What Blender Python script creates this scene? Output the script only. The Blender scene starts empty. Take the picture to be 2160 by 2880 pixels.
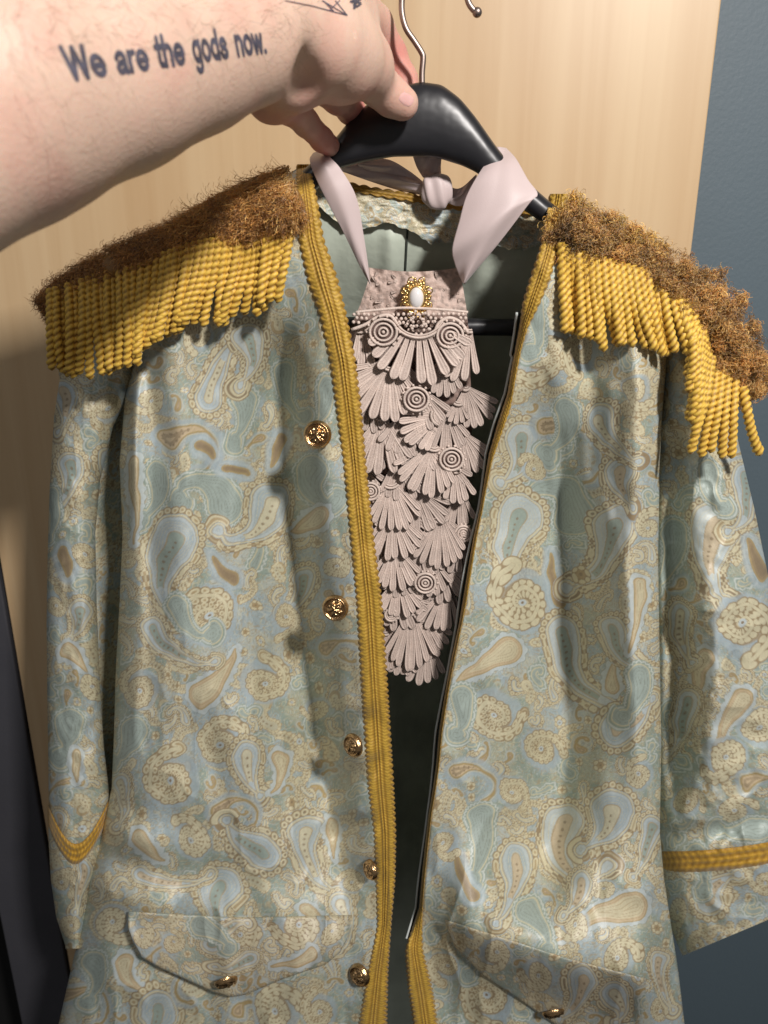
import bpy, bmesh, math, random
import numpy as np
from mathutils import Vector, Matrix
from mathutils.bvhtree import BVHTree
random.seed(7); rng = np.random.default_rng(7)
scene = bpy.context.scene
COL = scene.collection

# ---------------------------------------------------------------- camera
F = 2162.0; PITCH = math.radians(18.5)
CAM = np.array([0.0, -0.55, 0.0])
FW = np.array([0, math.cos(PITCH), -math.sin(PITCH)])
UP = np.array([0, math.sin(PITCH), math.cos(PITCH)])
cam = bpy.data.cameras.new('camera'); camo = bpy.data.objects.new('camera', cam); COL.objects.link(camo)
camo.location = CAM; camo.rotation_euler = (math.pi/2 - PITCH, 0, 0)
cam.sensor_fit = 'VERTICAL'; cam.sensor_height = 36; cam.lens = F/2880*36
cam.clip_start = .01; cam.clip_end = 50
cam.dof.use_dof = True; cam.dof.focus_distance = .56; cam.dof.aperture_fstop = 9.0
scene.camera = camo
# ---------------------------------------------------------------- light
w = bpy.data.worlds.new('World'); scene.world = w; w.use_nodes = True
bg = w.node_tree.nodes['Background']; bg.inputs[0].default_value = (1.0, .97, .95, 1); bg.inputs[1].default_value = .13

def area(name, loc, target, size, power, color):
    l = bpy.data.lights.new(name, 'AREA'); l.shape = 'RECTANGLE'; l.size = size[0]; l.size_y = size[1]
    l.energy = power; l.color = color
    o = bpy.data.objects.new(name, l); COL.objects.link(o); o.location = loc
    o.rotation_euler = (Vector(target)-Vector(loc)).to_track_quat('-Z', 'Y').to_euler()
    return o
area('ceiling_light', (.57, -1.10, .76), (0.02, 0, -.16), (.13, .13), 25, (1.0, .95, .91))
area('far_light', (-1.1, -1.5, 1.5), (0, 0, -.2), (.8, .5), 3, (.94, .97, 1.0))  # weak, broad, slightly cool light from the upper left
scene.view_settings.view_transform = 'Standard'; scene.view_settings.look = 'None'
scene.view_settings.exposure = 0.0; scene.view_settings.gamma = 1
scene.render.resolution_x = 768; scene.render.resolution_y = 1024

# ---------------------------------------------------------------- projection helpers
def U(px, py, Y):
    """photo position + world depth Y -> world point(s)"""
    px, py, Y = np.broadcast_arrays(np.asarray(px, float), np.asarray(py, float), np.asarray(Y, float))
    dx = (px-1080)/F; dy = (1440-py)/F
    d = np.stack([dx, FW[1]+dy*UP[1], FW[2]+dy*UP[2]], -1)
    t = (Y-CAM[1])/d[..., 1]
    return CAM + d*t[..., None]
def V(px, py, t):
    dx = (px-1080)/F; dy = (1440-py)/F
    return CAM + (FW + dx*np.array([1., 0, 0]) + dy*UP)*t
def ip(v, pts):
    pts = np.asarray(pts, float); return np.interp(v, pts[:, 0], pts[:, 1])
def sm(a, b, x):
    t = np.clip((x-a)/(b-a), 0, 1); return t*t*(3-2*t)
def hsh(ix, iy, seed):
    n = (ix.astype(np.int64)*374761393 + iy.astype(np.int64)*668265263 + seed*1442695041) & 0xffffffff
    n = ((n ^ (n >> 13))*1274126177) & 0xffffffff
    return ((n ^ (n >> 16)) & 0xffff)/65535.0
def vn(x, y, seed=0):
    ix = np.floor(x); iy = np.floor(y); fx = x-ix; fy = y-iy
    fx = fx*fx*(3-2*fx); fy = fy*fy*(3-2*fy); ix = ix.astype(np.int64); iy = iy.astype(np.int64)
    a = hsh(ix, iy, seed); b = hsh(ix+1, iy, seed); c = hsh(ix, iy+1, seed); d = hsh(ix+1, iy+1, seed)
    return (a*(1-fx)+b*fx)*(1-fy)+(c*(1-fx)+d*fx)*fy
def fbm(x, y, o=3, seed=0):
    r = 0; a = .5
    for k in range(o):
        r = r+a*vn(x*2**k, y*2**k, seed+k*17); a *= .5
    return r/(1-.5**o)

# ---------------------------------------------------------------- object helpers
def mesh_np(name, verts, quads, cols=None, smooth=True, tris=None):
    me = bpy.data.meshes.new(name)
    verts = np.asarray(verts, np.float32).reshape(-1, 3)
    quads = np.zeros((0, 4), np.int32) if quads is None else np.asarray(quads, np.int32).reshape(-1, 4)
    tr = np.zeros((0, 3), np.int32) if tris is None else np.asarray(tris, np.int32).reshape(-1, 3)
    me.vertices.add(len(verts)); me.vertices.foreach_set('co', verts.ravel())
    nl = quads.size+tr.size; me.loops.add(nl); me.loops.foreach_set('vertex_index', np.concatenate([quads.ravel(), tr.ravel()]))
    me.polygons.add(len(quads)+len(tr))
    ls = np.concatenate([np.arange(len(quads))*4, quads.size+np.arange(len(tr))*3]).astype(np.int32)
    me.polygons.foreach_set('loop_start', ls)
    if smooth: me.polygons.foreach_set('use_smooth', np.ones(len(ls), bool))
    if cols is not None:
        c = np.ones((len(verts), 4), np.float32); c[:, :3] = np.asarray(cols).reshape(-1, 3)
        at = me.attributes.new('Col', 'FLOAT_COLOR', 'POINT'); at.data.foreach_set('color', c.ravel())
    me.update(calc_edges=True); me.validate()
    return me
def link(name, me, mat=None, parent=None, label=None, kind=None):
    o = bpy.data.objects.new(name, me); COL.objects.link(o)
    if mat is not None and me is not None and not me.materials: me.materials.append(mat)
    if parent is not None:
        o.parent = parent; o.matrix_parent_inverse = parent_inv(parent)
    if label: o['label'] = label
    if kind: o['kind'] = kind
    return o
def parent_inv(p):
    # parts are modelled in world space; only the root empties carry a location
    return Matrix.Translation(-p.location) if p.type == 'EMPTY' else Matrix.Identity(4)
def empty(name, loc, label, cat):
    o = bpy.data.objects.new(name, None); COL.objects.link(o); o.location = loc; o.empty_display_size = .02
    o['label'] = label; o['category'] = cat; return o
def grid_quads(n, m, closed_m=False, off=0):
    i = np.arange(n-1)[:, None]; j = np.arange(m if closed_m else m-1)[None, :]
    j2 = (j+1) % m
    return (np.stack(np.broadcast_arrays(i*m+j, i*m+j2, (i+1)*m+j2, (i+1)*m+j), -1).reshape(-1, 4)+off)
def grid_mesh(name, P, cols=None, closed=False):
    n, m = P.shape[:2]
    return mesh_np(name, P.reshape(-1, 3), grid_quads(n, m, closed), None if cols is None else cols.reshape(-1, 3))
def tube_arrays(path, rad, seg=10, cap=True):
    path = np.asarray(path, float); n = len(path); rad = np.broadcast_to(rad, (n,))
    T = np.gradient(path, axis=0); T /= np.linalg.norm(T, axis=1)[:, None]+1e-12
    a = np.array([0, 1, 0.]) if abs(T[0, 1]) < .9 else np.array([1., 0, 0])
    N = []; cur = a
    for t in T:
        cur = cur-t*np.dot(cur, t); cur /= np.linalg.norm(cur)+1e-12; N.append(cur)
    N = np.array(N); B = np.cross(T, N)
    th = np.linspace(0, 2*np.pi, seg, endpoint=False)
    V_ = path[:, None]+rad[:, None, None]*(np.cos(th)[None, :, None]*N[:, None]+np.sin(th)[None, :, None]*B[:, None])
    q = grid_quads(n, seg, True); vs = V_.reshape(-1, 3)
    tr = None
    if cap:
        c0 = len(vs); vs = np.vstack([vs, path[:1], path[-1:]])
        j = np.arange(seg); j2 = (j+1) % seg
        tr = np.vstack([np.stack([np.full(seg, c0), j2, j], 1), np.stack([np.full(seg, c0+1), (n-1)*seg+j, (n-1)*seg+j2], 1)])
    return vs, q, tr
def tube(name, path, rad, seg=10):
    v, q, t = tube_arrays(path, rad, seg); return mesh_np(name, v, q, tris=t)
def crom(pts, n):
    """smooth resample of control points"""
    P = np.asarray(pts, float); P = np.vstack([2*P[0]-P[1], P, 2*P[-1]-P[-2]])
    out = []; m = len(P)-3
    for u in np.linspace(0, m-1e-6, n):
        i = int(u); t = u-i; p0, p1, p2, p3 = P[i:i+4]
        out.append(.5*((2*p1)+(-p0+p2)*t+(2*p0-5*p1+4*p2-p3)*t*t+(-p0+3*p1-3*p2+p3)*t**3))
    return np.array(out)
class Bag:
    """collects many small shapes in one mesh"""
    def __init__(s): s.v = []; s.q = []; s.t = []; s.c = []; s.n = 0
    def add(s, v, q=None, t=None, c=None):
        v = np.asarray(v, float).reshape(-1, 3); s.v.append(v)
        if q is not None and len(q): s.q.append(np.asarray(q).reshape(-1, 4)+s.n)
        if t is not None and len(t): s.t.append(np.asarray(t).reshape(-1, 3)+s.n)
        if c is not None: s.c.append(np.broadcast_to(c, (len(v), 3)))
        s.n += len(v)
    def mesh(s, name):
        return mesh_np(name, np.vstack(s.v), np.vstack(s.q) if s.q else None, np.vstack(s.c) if s.c else None, tris=np.vstack(s.t) if s.t else None)
def srgb(r, g, b):
    c = np.array([r, g, b])/255.; return np.where(c < .04045, c/12.92, ((c+.055)/1.055)**2.4)

# ---------------------------------------------------------------- materials
def mat(name, color=(.8, .8, .8), rough=.5, metal=0, attr=False, bump=None, sheen=0, sss=0, spec=.5, coat=0, var=None, hue=None):
    m = bpy.data.materials.new(name); m.use_nodes = True; nt = m.node_tree; N = nt.nodes; L = nt.links
    b = N['Principled BSDF']; b.inputs['Base Color'].default_value = (*color, 1); b.inputs['Roughness'].default_value = rough
    b.inputs['Metallic'].default_value = metal; b.inputs['Specular IOR Level'].default_value = spec
    b.inputs['Sheen Weight'].default_value = sheen; b.inputs['Coat Weight'].default_value = coat
    b.inputs['Sheen Roughness'].default_value = .4
    if sss:
        b.inputs['Subsurface Weight'].default_value = sss; b.inputs['Subsurface Radius'].default_value = (1, .35, .2)
        b.inputs['Subsurface Scale'].default_value = .004
    src = None
    if attr:
        a = N.new('ShaderNodeAttribute'); a.attribute_name = 'Col'; src = a.outputs['Color']
    tc = N.new('ShaderNodeTexCoord')
    if var:   # (scale, amount)
        nz = N.new('ShaderNodeTexNoise'); nz.inputs['Scale'].default_value = var[0]; nz.inputs['Detail'].default_value = 4
        L.new(tc.outputs['Object'], nz.inputs['Vector'])
        mr = N.new('ShaderNodeMapRange'); mr.inputs[1].default_value = .3; mr.inputs[2].default_value = .7
        mr.inputs[3].default_value = 1-var[1]; mr.inputs[4].default_value = 1+var[1]*.6
        L.new(nz.outputs[0], mr.inputs[0])
        mx = N.new('ShaderNodeMix'); mx.data_type = 'RGBA'; mx.blend_type = 'MULTIPLY'; mx.inputs[0].default_value = 1
        if src is not None: L.new(src, mx.inputs[6])
        else: mx.inputs[6].default_value = (*color, 1)
        L.new(mr.outputs[0], mx.inputs[7]); src = mx.outputs[2]
    if src is not None: L.new(src, b.inputs['Base Color'])
    if bump:  # (scale, strength, distance)
        nb = N.new('ShaderNodeTexNoise'); nb.inputs['Scale'].default_value = bump[0]; nb.inputs['Detail'].default_value = 3
        L.new(tc.outputs['Object'], nb.inputs['Vector'])
        bp = N.new('ShaderNodeBump'); bp.inputs['Strength'].default_value = bump[1]; bp.inputs['Distance'].default_value = bump[2]
        L.new(nb.outputs[0], bp.inputs['Height']); L.new(bp.outputs[0], b.inputs['Normal'])
    return m
M = {}
M['brocade'] = mat('paisley_brocade', attr=True, rough=.46, sheen=.0, bump=(1500, .35, .0006), spec=.8, var=(40, .06))
M['lining'] = mat('sage_satin_lining', srgb(196, 205, 190), rough=.45, var=(22, .22), bump=(60, .3, .004))
M['gold_braid'] = mat('gold_braid', attr=True, rough=.5, sheen=.3, bump=(1800, .5, .0006), var=(300, .18))
M['gold_rope'] = mat('gold_rope', attr=True, rough=.48, sheen=.2, bump=(2200, .4, .0005), var=(260, .15))
M['brush'] = mat('brown_brush_yarn', attr=True, rough=.32, sheen=.2, spec=.8)
M['ribbon'] = mat('dusty_ribbon', srgb(212, 194, 192), rough=.5, sheen=.3, var=(18, .05), bump=(1500, .25, .0004))
M['lace'] = mat('dusty_pink_lace', attr=True, rough=.6, sheen=.3, bump=(900, .6, .0008), var=(120, .12))
M['hanger'] = mat('black_plastic', (.016, .016, .019), rough=.36, spec=.6, bump=(28, .35, .004))
M['steel'] = mat('hook_steel', (.36, .29, .26), rough=.42, metal=1)
M['brass'] = mat('button_brass', (.62, .40, .20), rough=.22, metal=1, bump=(900, .4, .0008), var=(500, .35))
M['filigree'] = mat('brooch_gold', (.80, .58, .25), rough=.25, metal=1)
M['pearl'] = mat('pearl', (.86, .84, .84), rough=.12, coat=.6)
M['ink'] = mat('tattoo_ink', srgb(84, 82, 96), rough=.6, var=(260, .45))
M['nail'] = mat('nail', srgb(232, 184, 178), rough=.30, sss=.1, spec=.4)
M['hair'] = mat('arm_hair', srgb(120, 85, 50), rough=.5)
M['piping'] = mat('pale_piping', srgb(196, 202, 200), rough=.5)
M['frame'] = mat('charcoal_frame', srgb(70, 70, 76), rough=.6, var=(8, .15), bump=(300, .2, .001))
M['dark'] = mat('dark_recess', (.004, .004, .004), rough=.9)
M['wall'] = mat('blue_grey_paint', srgb(88, 103, 112), rough=.55, var=(3, .05), bump=(260, .25, .001))
M['floor'] = mat('dark_carpet', srgb(35, 34, 36), rough=.95, var=(40, .3), bump=(500, .6, .003))
# maple door
m = bpy.data.materials.new('maple_door'); m.use_nodes = True; nt = m.node_tree; N = nt.nodes; L = nt.links; b = N['Principled BSDF']
tc = N.new('ShaderNodeTexCoord'); mp = N.new('ShaderNodeMapping'); mp.inputs['Scale'].default_value = (55, 1, 1.6); L.new(tc.outputs['Object'], mp.inputs[0])
n1 = N.new('ShaderNodeTexNoise'); n1.inputs['Scale'].default_value = 1.0; n1.inputs['Detail'].default_value = 6; n1.inputs['Distortion'].default_value = .6; L.new(mp.outputs[0], n1.inputs['Vector'])
mp2 = N.new('ShaderNodeMapping'); mp2.inputs['Scale'].default_value = (7, 1, .7); L.new(tc.outputs['Object'], mp2.inputs[0])
n2 = N.new('ShaderNodeTexNoise'); n2.inputs['Scale'].default_value = 1.0; n2.inputs['Detail'].default_value = 3; L.new(mp2.outputs[0], n2.inputs['Vector'])
ad = N.new('ShaderNodeMath'); ad.operation = 'ADD'; L.new(n1.outputs[0], ad.inputs[0]); L.new(n2.outputs[0], ad.inputs[1])
hf = N.new('ShaderNodeMath'); hf.operation = 'MULTIPLY'; hf.inputs[1].default_value = .5; L.new(ad.outputs[0], hf.inputs[0])
cr = N.new('ShaderNodeValToRGB'); e = cr.color_ramp.elements
e[0].position = .34; e[0].color = (*srgb(198, 164, 122), 1); e[1].position = .66; e[1].color = (*srgb(216, 188, 148), 1)
L.new(hf.outputs[0], cr.inputs[0]); L.new(cr.outputs[0], b.inputs['Base Color']); b.inputs['Roughness'].default_value = .42
bp = N.new('ShaderNodeBump'); bp.inputs['Strength'].default_value = .12; bp.inputs['Distance'].default_value = .001; L.new(n1.outputs[0], bp.inputs['Height']); L.new(bp.outputs[0], b.inputs['Normal'])
M['maple'] = m
# skin
m = mat('skin', attr=True, rough=.48, sss=.25, bump=(520, .28, .0009), spec=.38, var=(34, .06)); M['skin'] = m

# ---------------------------------------------------------------- the place: door, frame, wall, floor
def box_mesh(name, x0, x1, y0, y1, z0, z1, bev=0.0):
    bm = bmesh.new(); bmesh.ops.create_cube(bm, size=1)
    for v in bm.verts: v.co = Vector(((x0+x1)/2+v.co.x*(x1-x0), (y0+y1)/2+v.co.y*(y1-y0), (z0+z1)/2+v.co.z*(z1-z0)))
    if bev: bmesh.ops.bevel(bm, geom=bm.edges[:], offset=bev, segments=3, affect='EDGES', profile=.5)
    me = bpy.data.meshes.new(name); bm.to_mesh(me); bm.free(); return me
YD = .20
xr = U(1985, 370, YD)[0]; xl = U(67, 1968, YD)[0]
door = link('door', box_mesh('door', xl, xr, YD, YD+.04, -1.6, .8, .0015), M['maple'])
door['label'] = 'pale maple wood door filling the background behind the jacket'; door['category'] = 'door'
wall = link('wall', box_mesh('wall', xr+.004, xr+1.6, YD+.055, YD+.2, -1.6, 1.2), M['wall'], kind='structure')
frame = link('door_frame', box_mesh('door_frame', xl-.075, xl-.003, YD-.002, YD+.10, -1.6, .8, .002), M['frame'])
frame['label'] = 'charcoal upright frame strip along the left edge of the maple door'; frame['category'] = 'door frame'
rec = link('unlit_void', box_mesh('unlit_void', xl-1.6, xl-.078, YD+.1, YD+.3, -1.6, .8), M['dark'], kind='structure')  # near-black colour stands in for the unlit space beyond the frame
flr = link('floor', box_mesh('floor', -2, 2.2, -1.5, 1.5, -1.7, -1.6), M['floor'], kind='structure')

# ---------------------------------------------------------------- paisley cloth colours
C_ = dict(sage=srgb(148, 163, 152), blue=srgb(168, 183, 190), pale=srgb(190, 200, 201), cream=srgb(208, 200, 168), tan=srgb(172, 150, 112),
          orange=srgb(198, 178, 144), brown=srgb(136, 116, 90), gold=srgb(172, 150, 104), deep=srgb(126, 132, 122), slate=srgb(130, 142, 148), white=srgb(208, 213, 208))
D = math.radians
# kind, x, y, R, heading deg, length, turn deg
PAIS_L = [('T',468,1231,26,-35,230,215),('L',636,1424,40,-105,190,-150),('S',763,1412,52,100,190,110),('S',498,1520,62,125,210,-70),('C',655,1629,20,205,75,70),
 ('F',582,1731,66,0,0,0),('D',570,1954,38,-42,140,-30),('F',389,1942,42,0,0,0),('F',739,1918,52,0,0,0),('S',590,1120,40,-75,170,25),('L',690,1128,27,90,100,30),
 ('L',877,1321,34,100,110,-90),('D',901,1450,32,140,80,30),('F',943,1592,32,0,0,0),('T',926,1821,20,-30,80,60),('S',858,1620,30,95,120,60),('S',430,1770,30,60,190,-70),
 ('F',615,2091,56,0,0,0),('F',482,2196,62,0,0,0),('S',690,2120,36,85,110,-30),('T',608,2280,20,-50,180,210),('F',538,2360,44,0,0,0),('S',741,2399,46,195,130,50),
 ('D',392,2350,20,60,90,-40),('S',860,2336,40,95,190,-70),('S',622,2500,54,110,120,-60),('F',322,2594,44,0,0,0),('D',350,2706,27,80,90,-60),('T',185,2800,18,-30,190,200),
 ('S',448,2839,54,90,90,50),('F',776,2839,54,0,0,0),('F',902,2839,40,0,0,0),('S',406,2460,26,30,170,-60),('D',790,2133,24,90,90,40),('T',560,2700,18,160,150,-160),
 ('L',440,1340,30,80,120,60),('F',420,1120,34,0,0,0),('S',700,950,40,70,130,60),('F',560,950,34,0,0,0),('C',790,1230,16,100,70,20),('L',500,1700,26,80,120,-80),
 ('F',890,1990,30,0,0,0),('D',930,2320,22,70,80,30),('S',960,2540,28,70,120,50),('L',930,1090,24,95,110,30),('C',560,1250,15,20,50,50),('F',800,1740,36,0,0,0),
 ('L',800,1050,24,90,120,-50),('S',930,780,26,80,120,30),('D',860,2560,22,30,80,40),('F',700,2740,30,0,0,0),('L',260,2700,24,70,110,50),('F',990,2480,26,0,0,0),
 ('S',340,2200,26,70,120,60),('L',380,2050,26,100,100,50),('F',360,1580,30,0,0,0),('D',370,1300,16,85,200,5),('C',640,1320,12,-10,50,80)]
PAIS_R = [('S',1472,1245,46,90,120,60),('T',1533,1201,28,-12,290,200),('F',1524,995,60,0,0,0),('F',1629,985,44,0,0,0),('L',1617,1453,46,-95,190,-140),('S',1462,1455,62,115,190,-50),
 ('F',1466,1690,70,0,0,0),('C',1575,1690,17,-112,110,25),('S',1722,1480,50,97,200,60),('D',1431,1834,42,150,150,0),('S',1578,1775,42,80,330,-80),('D',1724,1940,20,-90,80,20),
 ('F',1385,2008,58,0,0,0),('F',1524,2099,44,0,0,0),('T',1285,2166,20,-22,170,180),('S',1738,1330,38,90,100,-40),('F',1825,1480,34,0,0,0),('S',1721,1771,34,70,190,-70),
 ('S',1732,2049,44,-20,120,-40),('S',1584,2312,46,110,240,-140),('S',1723,2285,56,100,130,60),('L',1352,2300,34,82,150,30),('C',1330,2510,18,-120,100,20),('S',1451,2420,42,92,160,30),
 ('D',1783,2550,38,165,210,-25),('F',1743,2690,40,0,0,0),('F',1365,2796,62,0,0,0),('F',1862,2842,30,0,0,0),('F',1252,2371,32,0,0,0),('F',1697,2504,26,0,0,0),
 ('S',1840,2330,30,100,130,30),('L',1590,1150,30,80,130,60),('S',1690,1180,36,75,150,-50),('F',1790,1100,36,0,0,0),('D',1800,1650,18,95,160,10),('L',1330,2620,26,70,110,50),
 ('F',1250,2720,34,0,0,0),('F',1620,2600,36,0,0,0),('S',1860,2700,26,95,130,-40),('L',1480,2560,26,30,120,60),('F',1500,1320,26,0,0,0),('L',1500,850,30,70,130,50),('F',1700,880,34,0,0,0),
 ('L',1800,1900,26,90,120,50),('F',1640,1620,24,0,0,0),('S',1640,2480,28,90,100,60),('F',1440,2230,36,0,0,0),('L',1300,1960,26,80,100,40),('F',1800,2180,34,0,0,0),('D',1530,2750,28,20,130,40)]
PAIS_SR = [('S',2015,1480,62,110,200,-60),('F',2091,1753,70,0,0,0),('C',2140,1615,18,-120,90,20),('D',2085,1962,30,120,140,0),('F',2137,2049,46,0,0,0),('F',2039,2134,50,0,0,0),
 ('T',2100,2200,18,-25,130,120),('F',2068,2282,38,0,0,0),('S',2000,2530,40,-75,100,60),('F',2094,2605,26,0,0,0),('F',1960,2665,30,0,0,0),('L',1900,1500,32,90,160,50),('S',2100,1340,40,80,160,60),
 ('L',1990,1330,26,90,100,-50),('D',1980,1850,26,100,140,20),('S',1930,1980,30,90,140,40),('F',1930,2260,34,0,0,0),('L',1960,2400,24,60,90,40),('F',2150,2480,36,0,0,0),('S',1910,1720,30,95,140,-40),
 ('L',2130,2330,26,160,100,40),('F',1900,2560,30,0,0,0),('T',2110,1150,20,70,150,120)]
PAIS_SL = [('S',200,1300,32,85,130,40),('C',178,1562,18,60,50,40),('S',234,1708,28,95,90,40),('D',180,1830,20,35,90,20),('L',194,2030,30,90,90,30),('T',222,2196,14,190,150,-190),('F',160,1700,30,0,0,0),
 ('F',240,1560,26,0,0,0),('S',180,1100,32,80,110,40),('F',300,1150,36,0,0,0),('S',300,1300,30,90,120,-50),('F',170,2480,32,0,0,0),('S',230,2440,24,85,110,30),('F',200,2600,26,0,0,0),('D',210,2130,14,80,60,20),
 ('F',260,1930,26,0,0,0),('L',150,1400,20,90,100,30),('S',160,2300,22,90,70,30),('F',230,2330,22,0,0,0)]
def fillers(lst, x0, x1, y0, y1, seed):
    r = random.Random(seed); out = []
    occ = [(m[1], m[2], m[3]*1.5) for m in lst]
    for m in lst:
        if m[5]:
            a = D(m[4]); occ.append((m[1]+math.cos(a+D(m[6])*.2)*m[5]*.5, m[2]+math.sin(a+D(m[6])*.2)*m[5]*.5, m[3]*1.0))
    for k in range(6000):
        x = r.uniform(x0, x1); y = r.uniform(y0, y1); R = r.choice([11, 14, 18, 22])
        if all((x-a)**2+(y-b_)**2 > (R*1.25+c)**2 for a, b_, c in occ):
            kd = r.choice('fFSSSLVT')
            if kd in 'Ff': out.append((kd, x, y, R, 0, 0, 0))
            else: out.append((kd, x, y, R*.62, r.uniform(0, 360), R*3.2, r.choice([-1, 1])*r.uniform(70, 190)))
            occ.append((x, y, R*1.25))
    vines = []
    for k in range(int((x1-x0)*(y1-y0)/15000)):
        vines.append(('V', r.uniform(x0, x1), r.uniform(y0, y1), r.uniform(4, 6.5), r.uniform(0, 360), r.uniform(90, 190), r.choice([-1, 1])*r.uniform(150, 360)))
    big = [(m[0], m[1], m[2], m[3]*(1.16 if m[0] in 'SLF' else .95), m[4], m[5]*1.15, m[6]*(1.25 if m[0] in 'SL' else 1)) for m in lst]
    return vines+out+big
def mixc(base, col, a): base += (col-base)*a[:, None]
def band(q, a, b_, s=1.3):
    return np.clip((q-a)/s+.5, 0, 1)*np.clip((b_-q)/s+.5, 0, 1)
def lobes(col, q, s, r, outer, dark, dot, per=None):
    """ring of scallop lobes just outside q=0"""
    if per: r2 = per/max(3, round(per/(2*r)))/2
    else: r2 = r
    a = np.mod(s, 2*r2)-r2
    rho = np.sqrt((a/r2*r)**2+(q-r*.9)**2)/r
    mixc(col, dark, band(q, -1, r*.9)*1.0)
    mixc(col, dark, np.clip((1.22-rho)/.15+.5, 0, 1)*(q > -1))
    mixc(col, outer, np.clip((.88-rho)/.16+.5, 0, 1)*(q > -1))
    if dot is not None: mixc(col, dot, np.clip((.38-rho)/.16+.5, 0, 1)*.9)
def paisley(px, py, motifs, seed=0, tint=None):
    px = px.ravel().astype(float); py = py.ravel().astype(float)
    c = C_
    # the weave is never quite true: motifs wander and stretch a little
    ox = (fbm(px/70, py/70, 2, seed+40)-.5); oy = (fbm(px/70+50, py/70, 2, seed+41)-.5)
    px = px+ox*30; py = py+oy*30
    n1 = fbm(px/110, py/110, 3, seed+1); n2 = fbm(px/75+9, py/75, 3, seed+2)
    col = np.empty((len(px), 3)); col[:] = c['sage']
    mixc(col, c['blue'], sm(.46, .58, n1)*.8)
    mixc(col, c['cream'], sm(.56, .66, n2)*.35)
    # fine scrollwork of the ground
    wx = fbm(px/26, py/26, 2, seed+3); wy = fbm(px/17+31, py/17, 2, seed+4)
    cont = np.abs(np.mod(wx*5.0, 1)-.5)*2
    mixc(col, c['cream'], sm(.68, .92, cont)*.5)
    cont2 = np.abs(np.mod(wy*3.6+.3, 1)-.5)*2
    mixc(col, c['tan'], sm(.72, .93, cont2)*.55)
    d1 = np.abs(np.mod(wx*6+wy*3, 1)-.5)*2; mixc(col, c['deep'], sm(.84, .97, d1)*.45)
    cont3 = np.abs(np.mod(wy*3.1+wx*2, 1)-.5)*2
    mixc(col, c['pale'], sm(.84, .97, cont3)*.6)
    for k, (kd, x, y, R, hd, Ln, trn) in enumerate(motifs):
        rr = random.Random(int(x*7+y*13+R))
        if kd == 'f' or (kd == 'F' and R <= 30):
            reach = R*1.35+8
            idx = np.nonzero((np.abs(px-x) < reach) & (np.abs(py-y) < reach))[0]
            if not len(idx): continue
            X = px[idx]-x; Yp = py[idx]-y; ang = np.arctan2(Yp, X); rad = np.hypot(X, Yp)
            rad = rad*(1+.05*np.sin(ang*2+rr.random()*6)); sub = col[idx]
            Ro = R*.80 if kd == 'F' else R*.5
            lr = max(4.2, R*.15)
            if R > 30:   # spiral of scallops
                t0 = rr.random()*6.28; a2 = np.mod(ang-t0, 2*np.pi)/(2*np.pi); sgn = 1 if rr.random() < .5 else -1
                if sgn < 0: a2 = 1-a2
                mixc(sub, c['cream'], band(rad, 0, Ro+4)*.55)
                mixc(sub, c['blue'], band(rad, 0, Ro*.9)*.6)
                pitch = Ro*.52; rs = rad-a2*pitch*.7
                lobes(sub, rad-Ro, ang*Ro, lr, c['cream'], c['brown']*.6+c['tan']*.4, c['tan'], 2*np.pi*Ro)
                q2 = rad-(Ro*.40+a2*pitch*.62)
                mixc(sub, c['tan'], band(q2, -Ro*.22, -1)*.9)
                lobes(sub, q2, ang*Ro*.6, lr*.78, c['cream'], c['brown']*.7+c['tan']*.3, None, 2*np.pi*Ro*.6)
                mixc(sub, c['pale'], band(rad, 0, Ro*.26)); mixc(sub, c['brown'], band(rad, Ro*.2, Ro*.26)*.8); mixc(sub, c['tan'], band(rad, 0, Ro*.1))
            else:
                mixc(sub, c['pale'], band(rad, 0, R*.95)*.5)
                lobes(sub, rad-R*.45, ang*R*.45, max(3.6, R*.24), c['cream'], c['tan']*.6+c['brown']*.4, None, 2*np.pi*R*.45)
                mixc(sub, c['pale'] if rr.random() < .5 else c['tan'], band(rad, 0, R*.42)); mixc(sub, c['brown'], band(rad, 0, R*.15)*.8)
            col[idx] = sub; continue
        n = 44 if kd == 'F' else 28; t = np.linspace(0, 1, n); th = D(hd)+D(trn)*t**1.4
        ds = Ln/(n-1); sx = x+np.concatenate([[0], np.cumsum(np.cos(th[:-1])*ds)]); sy = y+np.concatenate([[0], np.cumsum(np.sin(th[:-1])*ds)])
        if kd == 'F':     # shell-like coil of scallops with an open tail
            sg = 1 if rr.random() < .5 else -1; a_ = rr.random()*6.28+sg*t*2*np.pi*1.55; ra = R*(.84*(1-t)**.8+.06); ra = ra*(1+.9*np.clip(.16-t, 0, 1)*3)
            sx = x+np.cos(a_)*ra; sy = y+np.sin(a_)*ra; Ln = R*5.2
        reach = R*2+26
        idx = np.nonzero((px > sx.min()-reach) & (px < sx.max()+reach) & (py > sy.min()-reach) & (py < sy.max()+reach))[0]
        if not len(idx): continue
        X = px[idx]; Yp = py[idx]
        best = np.full(len(idx), 1e9); bt = np.zeros(len(idx)); side = np.ones(len(idx)); bq = np.full(len(idx), 1e9)
        tip = {'F': R*.05, 'T': 2.6, 'C': 3, 'S': 5, 'L': 3.5, 'D': 2, 'V': R*.6}[kd]
        pw = {'F': 1.0, 'T': 1.0, 'C': .6, 'S': 1.15, 'L': 1.0, 'D': .9, 'V': 1}[kd]
        Rw = R; R = R*.07 if kd == 'F' else R
        W = lambda tt: (R-tip)*np.clip(1-tt*(2.3 if kd == 'T' else 1.0), 0, 1)**pw+tip+(R*.30*np.exp(-((tt-1)/.06)**2) if kd in 'TS' else (R*.8*np.exp(-((tt-1)/.05)**2) if kd in 'VL' else 0))
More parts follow.
